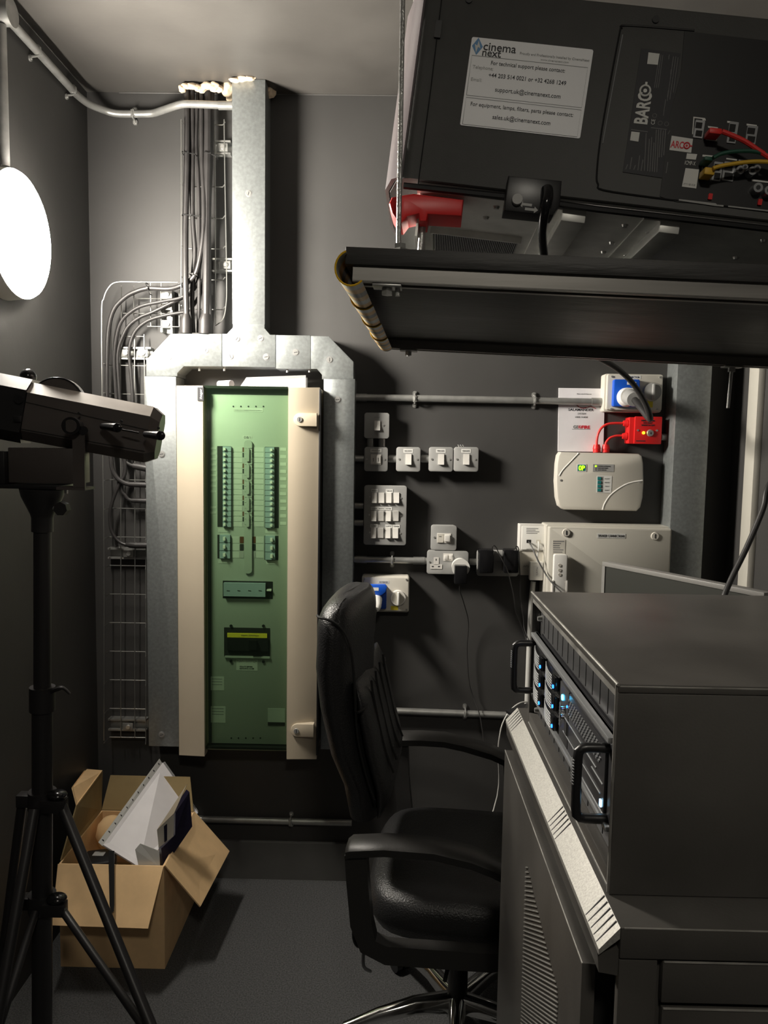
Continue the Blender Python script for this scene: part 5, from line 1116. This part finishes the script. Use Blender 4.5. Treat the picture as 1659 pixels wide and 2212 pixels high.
# mechanism, gas lift, base
part('seat_plate', MB(CM).bx((-.10, -.10, .405), (.14, .10, .4245), .003), M_black, ct)
part('gas_lift', MB(CM).cyl((0, 0, .25), (0, 0, .405), .014, seg=20), M_chrome, ct, 'chrome piston'); part('lift_cover', MB(CM).cyl((0, 0, .10), (0, 0, .29), .027, .025, 24), M_black, ct)
part('height_lever', MB(CM).tube([(.02, -.06, .41), (.0, -.16, .405), (-.02, -.22, .37), (-.03, -.235, .33)], .005, 8, 3), M_black, ct)
part('tension_knob', MB(CM).tube([(-.07, -.04, .405), (-.075, -.045, .36), (-.085, -.05, .33), (-.10, -.055, .30), (-.105, -.057, .27)], [.006, .010, .012, .032, .034], 14, 1), M_black, ct)
for k in range(5):
    a = math.radians(198+72*k); c, s = math.cos(a), math.sin(a)
    rings = []
    for f, z, wd, hh in ((.02, .112, .024, .022), (.12, .114, .020, .018), (.22, .098, .016, .014), (.31, .074, .013, .010)):
        x, y = c*f, s*f; rings.append([(x-s*wd, y+c*wd, z-hh), (x-s*wd*.9, y+c*wd*.9, z+hh*.4), (x-s*wd*.4, y+c*wd*.4, z+hh), (x+s*wd*.4, y-c*wd*.4, z+hh), (x+s*wd*.9, y-c*wd*.9, z+hh*.4), (x+s*wd, y-c*wd, z-hh)])
    o = part('base_leg', MB(CM).loft(rings), M_chrome, ct, 'chrome leg', ang=60)
    p = Vector((c*.305, s*.305, .028)); part('castor', MB(CM).cyl(p+Vector((-s*.022, c*.022, 0)), p+Vector((-s*.004, c*.004, 0)), .027, seg=20).cyl(p+Vector((s*.022, -c*.022, 0)), p+Vector((s*.004, -c*.004, 0)), .027, seg=20).cyl(p, p+Vector((0, 0, .045)), .008, seg=10), M_black, o)
part('tilt_cable', MB().tube([onY(765, 1995, 1.70), onY(764, 2025, 1.70), onY(772, 2043, 1.70), onY(786, 2044, 1.72), onY(785, 2060, 1.74), onY(786, 2088, 1.80), onY(800, 2098, 1.9)], .0042, 8, 4), M_black, ct, 'black strap hanging under the seat corner')

# ================================================================== CARTON
bxx0, bxx1, by0, by1, bh = -.985, -.668, 2.19, 2.53, .326
ct2 = thing('cardboard_carton', 'open brown cardboard carton on the carpet under the board, full of papers', 'carton', ((bxx0+bxx1)/2, (by0+by1)/2, 0))
T2 = .005
part('carton_walls', MB().bx((bxx0, by0, .001), (bxx1, by0+T2, bh)).bx((bxx0, by1-T2, .001), (bxx1, by1, bh)).bx((bxx0, by0+T2, .001), (bxx0+T2, by1-T2, bh)).bx((bxx1-T2, by0+T2, .001), (bxx1, by1-T2, bh)).bx((bxx0+T2, by0+T2, .001), (bxx1-T2, by1-T2, .006)), M_card, ct2)
def flap(name, pts, m, th=.004): return part(name, MB().slab(pts, th), m, ct2)
fr0, fr1 = Vector((bxx0, by0-.003, bh+.002)), Vector((bxx1, by0-.003, bh+.002))
flap('front_flap', [fr0, fr1, onY(320, 2006, 2.085), onY(112, 1999, 2.085)], M_card)
flap('right_flap', [Vector((bxx1+.002, by0, bh+.003)), Vector((bxx1+.002, by1, bh+.003)), onY(495, 1839, 2.54), onY(432, 1959, 2.22)], M_card)
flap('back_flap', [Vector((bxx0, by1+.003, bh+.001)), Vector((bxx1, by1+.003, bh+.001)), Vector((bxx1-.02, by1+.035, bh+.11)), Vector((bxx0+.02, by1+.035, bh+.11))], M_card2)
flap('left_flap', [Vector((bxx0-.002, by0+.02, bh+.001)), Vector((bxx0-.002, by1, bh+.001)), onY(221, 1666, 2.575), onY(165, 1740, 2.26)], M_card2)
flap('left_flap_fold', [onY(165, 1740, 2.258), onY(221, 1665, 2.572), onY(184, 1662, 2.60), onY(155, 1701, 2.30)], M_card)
# papers in the carton
def zb(x, y, Y): return onY(x, y, Y)
dc = thing('punched_pocket', 'clear punched pocket of white paperwork leaning in the carton', 'document pocket', zb(255, 1850, 2.30))
e0, e1, e2, e3 = zb(222, 1826, 2.27), zb(300, 1874, 2.23), zb(427, 1757, 2.55), zb(351, 1648, 2.60)
part('papers', MB().slab([e0, e1, e2, e3], .006), M_paper, dc)
g0_, g1_ = zb(213, 1818, 2.268), zb(345, 1638, 2.598)
stp = part('punched_edge', MB().slab([e0+Vector((0, -.004, 0)), e3+Vector((0, -.004, 0)), g1_+Vector((0, -.004, 0)), g0_+Vector((0, -.004, 0))], .001), M_pouch, dc, 'clear strip with punched holes')
mb = MB()
for k in range(11):
    f = .04+.92*k/10; p = (e0+g0_).lerp(e3+g1_, f)*.5+Vector((0, -.0052, 0)); mb.cyl(p, p+Vector((0, -.0006, 0)), .0042, seg=10)
part('punched_hole', mb, M_ink, stp)
part('printed_line', MB().slab([e0.lerp(e3, .45).lerp(e1.lerp(e2, .45), .35)+Vector((0, -.0045, .001)), e0.lerp(e3, .45).lerp(e1.lerp(e2, .45), .62)+Vector((0, -.0045, -.001)), e0.lerp(e3, .45).lerp(e1.lerp(e2, .45), .62)+Vector((0, -.0045, -.004)), e0.lerp(e3, .45).lerp(e1.lerp(e2, .45), .35)+Vector((0, -.0045, -.002))], .0004), M_inkg, dc)
part('pocket_tip', MB().slab([e3+Vector((0, .001, 0)), zb(356, 1645, 2.6), zb(395, 1700, 2.59), zb(428, 1752, 2.56), e2+Vector((0, .001, 0))], .0008), M_clear, dc)
sb = thing('small_box', 'small navy and white product box with an open cream lid in the carton', 'box', zb(375, 1850, 2.30))
part('body', MB().slab([zb(350, 1872, 2.26), zb(345, 1830, 2.27), zb(375, 1800, 2.28), zb(376, 1752, 2.30), zb(406, 1708, 2.33), zb(412, 1782, 2.32)], .03), mat('navy_print', (.012, .010, .030), .4), sb)
part('side_face', MB().slab([zb(339, 1793, 2.24), zb(376, 1757, 2.255), zb(375, 1806, 2.255), zb(343, 1831, 2.24)], .002), M_cream, sb, 'cream side')
part('lid', MB().slab([zb(339, 1793, 2.238), zb(404, 1694, 2.28), zb(376, 1757, 2.25)], .002), M_beige, sb, 'open cream lid')
part('print_mark', MB().slab([zb(354, 1785, 2.236), zb(361, 1779, 2.238), zb(361, 1815, 2.238), zb(355, 1820, 2.236)], .001), mat('navy_print', (.012, .010, .030), .4), sb)
t = thing('clear_bag', 'crumpled clear plastic bag at the front of the carton', 'plastic bag', zb(320, 1870, 2.21))
part('bag', MB().slab([zb(292, 1835, 2.205), zb(303, 1822, 2.21), zb(344, 1838, 2.205), zb(346, 1874, 2.198), zb(300, 1873, 2.198)], .002), M_pouch, t)
t = thing('black_adaptor', 'black gadget lying in the front left of the open carton', 'gadget', zb(220, 1855, 2.23))
part('body', MB().box(zb(218, 1858, 2.25)-Vector((0, 0, .03)), (.09, .09, .09), .008, Matrix.Rotation(.3, 3, 'Z')), M_black, t)
part('trim', MB().box(zb(214, 1846, 2.26)+Vector((0, 0, -.002)), (.04, .03, .010), .003), M_grayp, t)
part('strap', MB().slab([zb(235, 1838, 2.19), zb(247, 1838, 2.19), zb(247, 1872, 2.168), zb(247, 1955, 2.10), zb(246, 1968, 2.09), zb(240, 1974, 2.085), zb(237, 1955, 2.10), zb(235, 1872, 2.168)], .003), M_black, t, 'black strap hanging over the carton flap')
t = thing('crumpled_paper', 'brown crumpled packing paper deep in the carton', 'packing paper', zb(240, 1790, 2.40))
part('paper', MB().ball(zb(240, 1800, 2.45), .05, (1, 1, 1.2), 12), M_card, t)
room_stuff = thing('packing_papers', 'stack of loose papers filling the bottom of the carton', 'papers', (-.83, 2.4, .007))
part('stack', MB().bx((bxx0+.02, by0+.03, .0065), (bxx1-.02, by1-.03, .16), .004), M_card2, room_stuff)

# ================================================================== FOLLOWSPOT ON ITS STAND
YS = 1.75; X0 = onY(92, 1110, YS).x
def s_(x, y, Y=YS): return onY(x, y, Y)
fs = thing('followspot', 'dark followspot lantern with ball knob and black handles on a tripod stand', 'followspot', s_(92, 1050))
# body: octagonal section swept along a tilted axis
pa, pb = s_(52, 889, YS), s_(338, 944, YS+.045); ax = (pb-pa).normalized(); upv = Vector((0, 0, 1)); upv = (upv-ax*upv.dot(ax)).normalized(); dp = ax.cross(upv)
if dp.y < 0: dp = -dp
hh = .0435; D_ = .115
sec = [(0, -hh), (0, hh-.0), (.030, hh+.024), (D_-.03, hh+.024), (D_, hh), (D_, -hh), (D_-.03, -hh-.022), (.022, -hh-.022)]
def ring(p, s=1, sh=0): c = (p+dp*(D_/2)); return [tuple(p+dp*(D_/2+(d-D_/2)*s)+upv*(z*s)) for d, z in sec]
Lh = (pb-pa).length
part('lamp_body', MB().loft([ring(pa), ring(pa+ax*(Lh-.022)), ring(pb, .80)]), M_spot, fs, ang=20)
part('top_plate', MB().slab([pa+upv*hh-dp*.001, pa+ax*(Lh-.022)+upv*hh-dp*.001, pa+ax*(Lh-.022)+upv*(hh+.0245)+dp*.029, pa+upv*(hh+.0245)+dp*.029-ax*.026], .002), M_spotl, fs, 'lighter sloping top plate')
pl = pa-ax*.21
part('rear_housing', MB().loft([ring(pl, 1.12), ring(pa-ax*.001, 1.12)]), M_black, fs, ang=20)
part('seam', MB().tube([pa+upv*.022-dp*.0015, pb-ax*.02+upv*.012-dp*.0015], .0009, 5, 1).tube([pa-upv*.040-dp*.0015, pb-ax*.02-upv*.038-dp*.0015], .0009, 5, 1), M_blackm, fs)
q0 = s_(38, 905, YS-.012); part('switch', MB().box(q0, (.018, .006, .014), .001), M_projd, fs); part('dial', MB().cyl(s_(40, 862, YS-.008), s_(40, 862, YS-.016), .010, seg=20), M_gloss, fs)
b = s_(61, 814, YS+.06); k_ = part('ball_knob', MB().ball(b, .0190, seg=20), M_gloss, fs); part('stem', MB().cyl(b-Vector((0, 0, .035)), b-Vector((0, 0, .012)), .005, seg=10), M_rod, k_)
# iris wheel (half disc)
cx = s_(128, 872, YS+.06); part('iris_wheel', MB().cyl(cx-dp*.016, cx+dp*.016, .060, seg=40), M_spot, fs); part('wheel_rim', MB().tube([cx-dp*.017+ax*.059*math.cos(a)+upv*.059*math.sin(a) for a in [math.radians(t*12) for t in range(31)]], .0018, 6, 1), M_gloss, fs)
for x, y, r_, l_ in ((191, 925, .0195, .050),):
    a = s_(x-28, y-4, YS-.0015); b = a-Vector((-.010, l_, 0)); kk = part('focus_knob', MB().cyl(a, b, r_*.95, r_, 28), M_gloss, fs); part('knob_cap', MB().cyl(b, b-Vector((0, .002, 0)), r_*.72, seg=24), M_spot, kk)
for x, y in ((222, 921), (315, 938)):
    a = s_(x, y, YS-.001); b = s_(x+32, y+3, YS-.055); hd = part('side_handle', MB().cyl(a, b, .0075, .0105, 20), M_gloss, fs); part('tip', MB().ball(b, .0105, (1, .5, 1)), M_gloss, hd)
part('slide_slot', MB().tube([s_(262, 928, YS-.0015), s_(300, 935, YS-.0015)], .0022, 6, 1), M_blackm, fs)
for x, y in ((171, 893), (263, 910), (343, 925)): a = s_(x, y, YS-.001); part('screw', MB().cyl(a, a-Vector((0, .003, 0)), .003, seg=10), M_blackm, fs)
# yoke, ballast box, mount
part('yoke', MB().bx((s_(168, 1000).x, YS-.028, s_(180, 1052).z), (s_(193, 1000).x, YS-.022, s_(180, 922).z)).bx((s_(133, 1053).x, YS-.028, s_(150, 1057).z), (s_(194, 1053).x, YS+.03, s_(150, 1051).z)), M_spot, fs)
part('yoke_pivot', MB().cyl(s_(180, 930, YS-.030), s_(180, 930, YS-.0015), .010, seg=16), M_gloss, fs)
part('ballast_box', MB().bx((s_(15, 1000).x, YS+.005, s_(90, 1044).z), (s_(168, 1000).x, YS+.07, s_(90, 968).z), .002), M_spot, fs)
part('ballast_end', MB().bx((s_(-30, 1000).x, YS-.01, s_(0, 1045).z), (s_(14, 1000).x, YS+.08, s_(0, 975).z), .002), M_black, fs)
part('mount_plate', MB().bx((s_(-15, 1050).x, YS-.012, s_(90, 1056).z), (s_(135, 1050).x, YS+.08, s_(90, 1047).z), .001), M_black, fs)
part('bolt', MB().cyl(s_(143, 1056, YS), s_(143, 1066, YS), .0045, seg=8), M_screw, fs)
# stand: its pole leans very slightly
zt0 = s_(92, 1057).z; yc_ = YS+.02
st = thing('tripod_stand', 'black tripod lighting stand carrying the followspot beside the carton', 'tripod stand', (X0, yc_, 0))
def sp(x, y, Y=None): return onY(x, y, Y or yc_)
pT, pB = sp(91.5, 1120), sp(91, 2140)
def ax_(z, dx=0, dy=0): f = (z-pB.z)/(pT.z-pB.z); return Vector((pB.x+(pT.x-pB.x)*f+dx, yc_+dy, z))
part('head', MB().tube([ax_(zt0-.001), ax_(zt0-.018), ax_(zt0-.060), ax_(zt0-.068), ax_(zt0-.10)], [.050, .046, .026, .024, .024], 24, 1), M_stand, st)
k1 = sp(137, 1098, yc_-.02); o = part('clamp_knob', MB().cyl(k1, k1+Vector((.0, -.018, 0)), .018, .016, 7), M_stand, st); part('stem', MB().cyl(ax_(k1.z), k1, .005, seg=8), M_screw, o)
zj, zh1, zh2 = sp(92, 1510).z, sp(92, 1727).z, sp(92, 1948).z
part('upper_tube', MB().cyl(ax_(zj-.02), ax_(zt0-.09), .0195, seg=24), M_stand, st)
part('lower_tube', MB().cyl(ax_(.10), ax_(zj), .0235, seg=24), M_stand, st)
cc = part('tube_clamp', MB().cyl(ax_(zj-.028), ax_(zj+.030), .029, seg=24), M_stand, st)
part('wing_handle', MB().tube([ax_(zj+.022, .025, -.01), sp(128, 1487, yc_-.02), sp(138, 1487, yc_-.02), sp(151, 1499, yc_-.02)], [.005, .006, .004, .003], 8, 3), M_stand, cc)
def hub(z, nm):
    o = part(nm, MB().cyl(ax_(z-.022), ax_(z+.022), .032, seg=24), M_stand, st); a0 = ax_(z)
    part('bracket', MB().bx((a0.x+.01, yc_-.035, z-.018), (a0.x+.066, yc_-.005, z+.012), .002), M_stand, o)
    part('knob', MB().ball(a0+Vector((.045, -.02, .022)), .021, (1.15, 1, .55)), M_gloss, o)
    part('bracket', MB().bx((a0.x-.060, yc_-.01, z-.018), (a0.x-.012, yc_+.02, z+.012), .002), M_stand, o)
hub(zh1, 'upper_hub'); hub(zh2, 'lower_hub')
def leg(h, via, rad):
    h = Vector(h); via = Vector(via); d = via-h; ft = h+d*(h.z/-d.z); ft.z = .012
    if ft.x < XL+.035: ft.x = XL+.035
    o = part('leg', MB().tube([h, ft], rad, 12, 1), M_stand, st); part('rubber_foot', MB().tube([ft+Vector((0, 0, .012)), ft-Vector((0, 0, .0115))], [rad*1.2, rad*1.35], 12, 1), M_blackm, o); return ft
hA, hB, hC = ax_(zh1-.005, .056, -.02), ax_(zh1-.005, -.050, .005), ax_(zh1-.005, 0, -.04)
l1 = leg(hA, sp(322, 2212, 1.55), .0125); l2 = leg(hB, sp(2, 2088, 1.83), .0115); l3 = leg(hC, hC+Vector((0, -.21, -.42)), .0125)
for h2, hh_, ll, rr in ((ax_(zh2-.004, .056, -.02), hA, l1, .0095), (ax_(zh2-.004, -.050, .005), hB, l2, .009), (ax_(zh2-.004, 0, -.035), hC, l3, .009)): part('brace', MB().cyl(h2, hh_.lerp(ll, .60), rr, seg=12), M_stand, st)
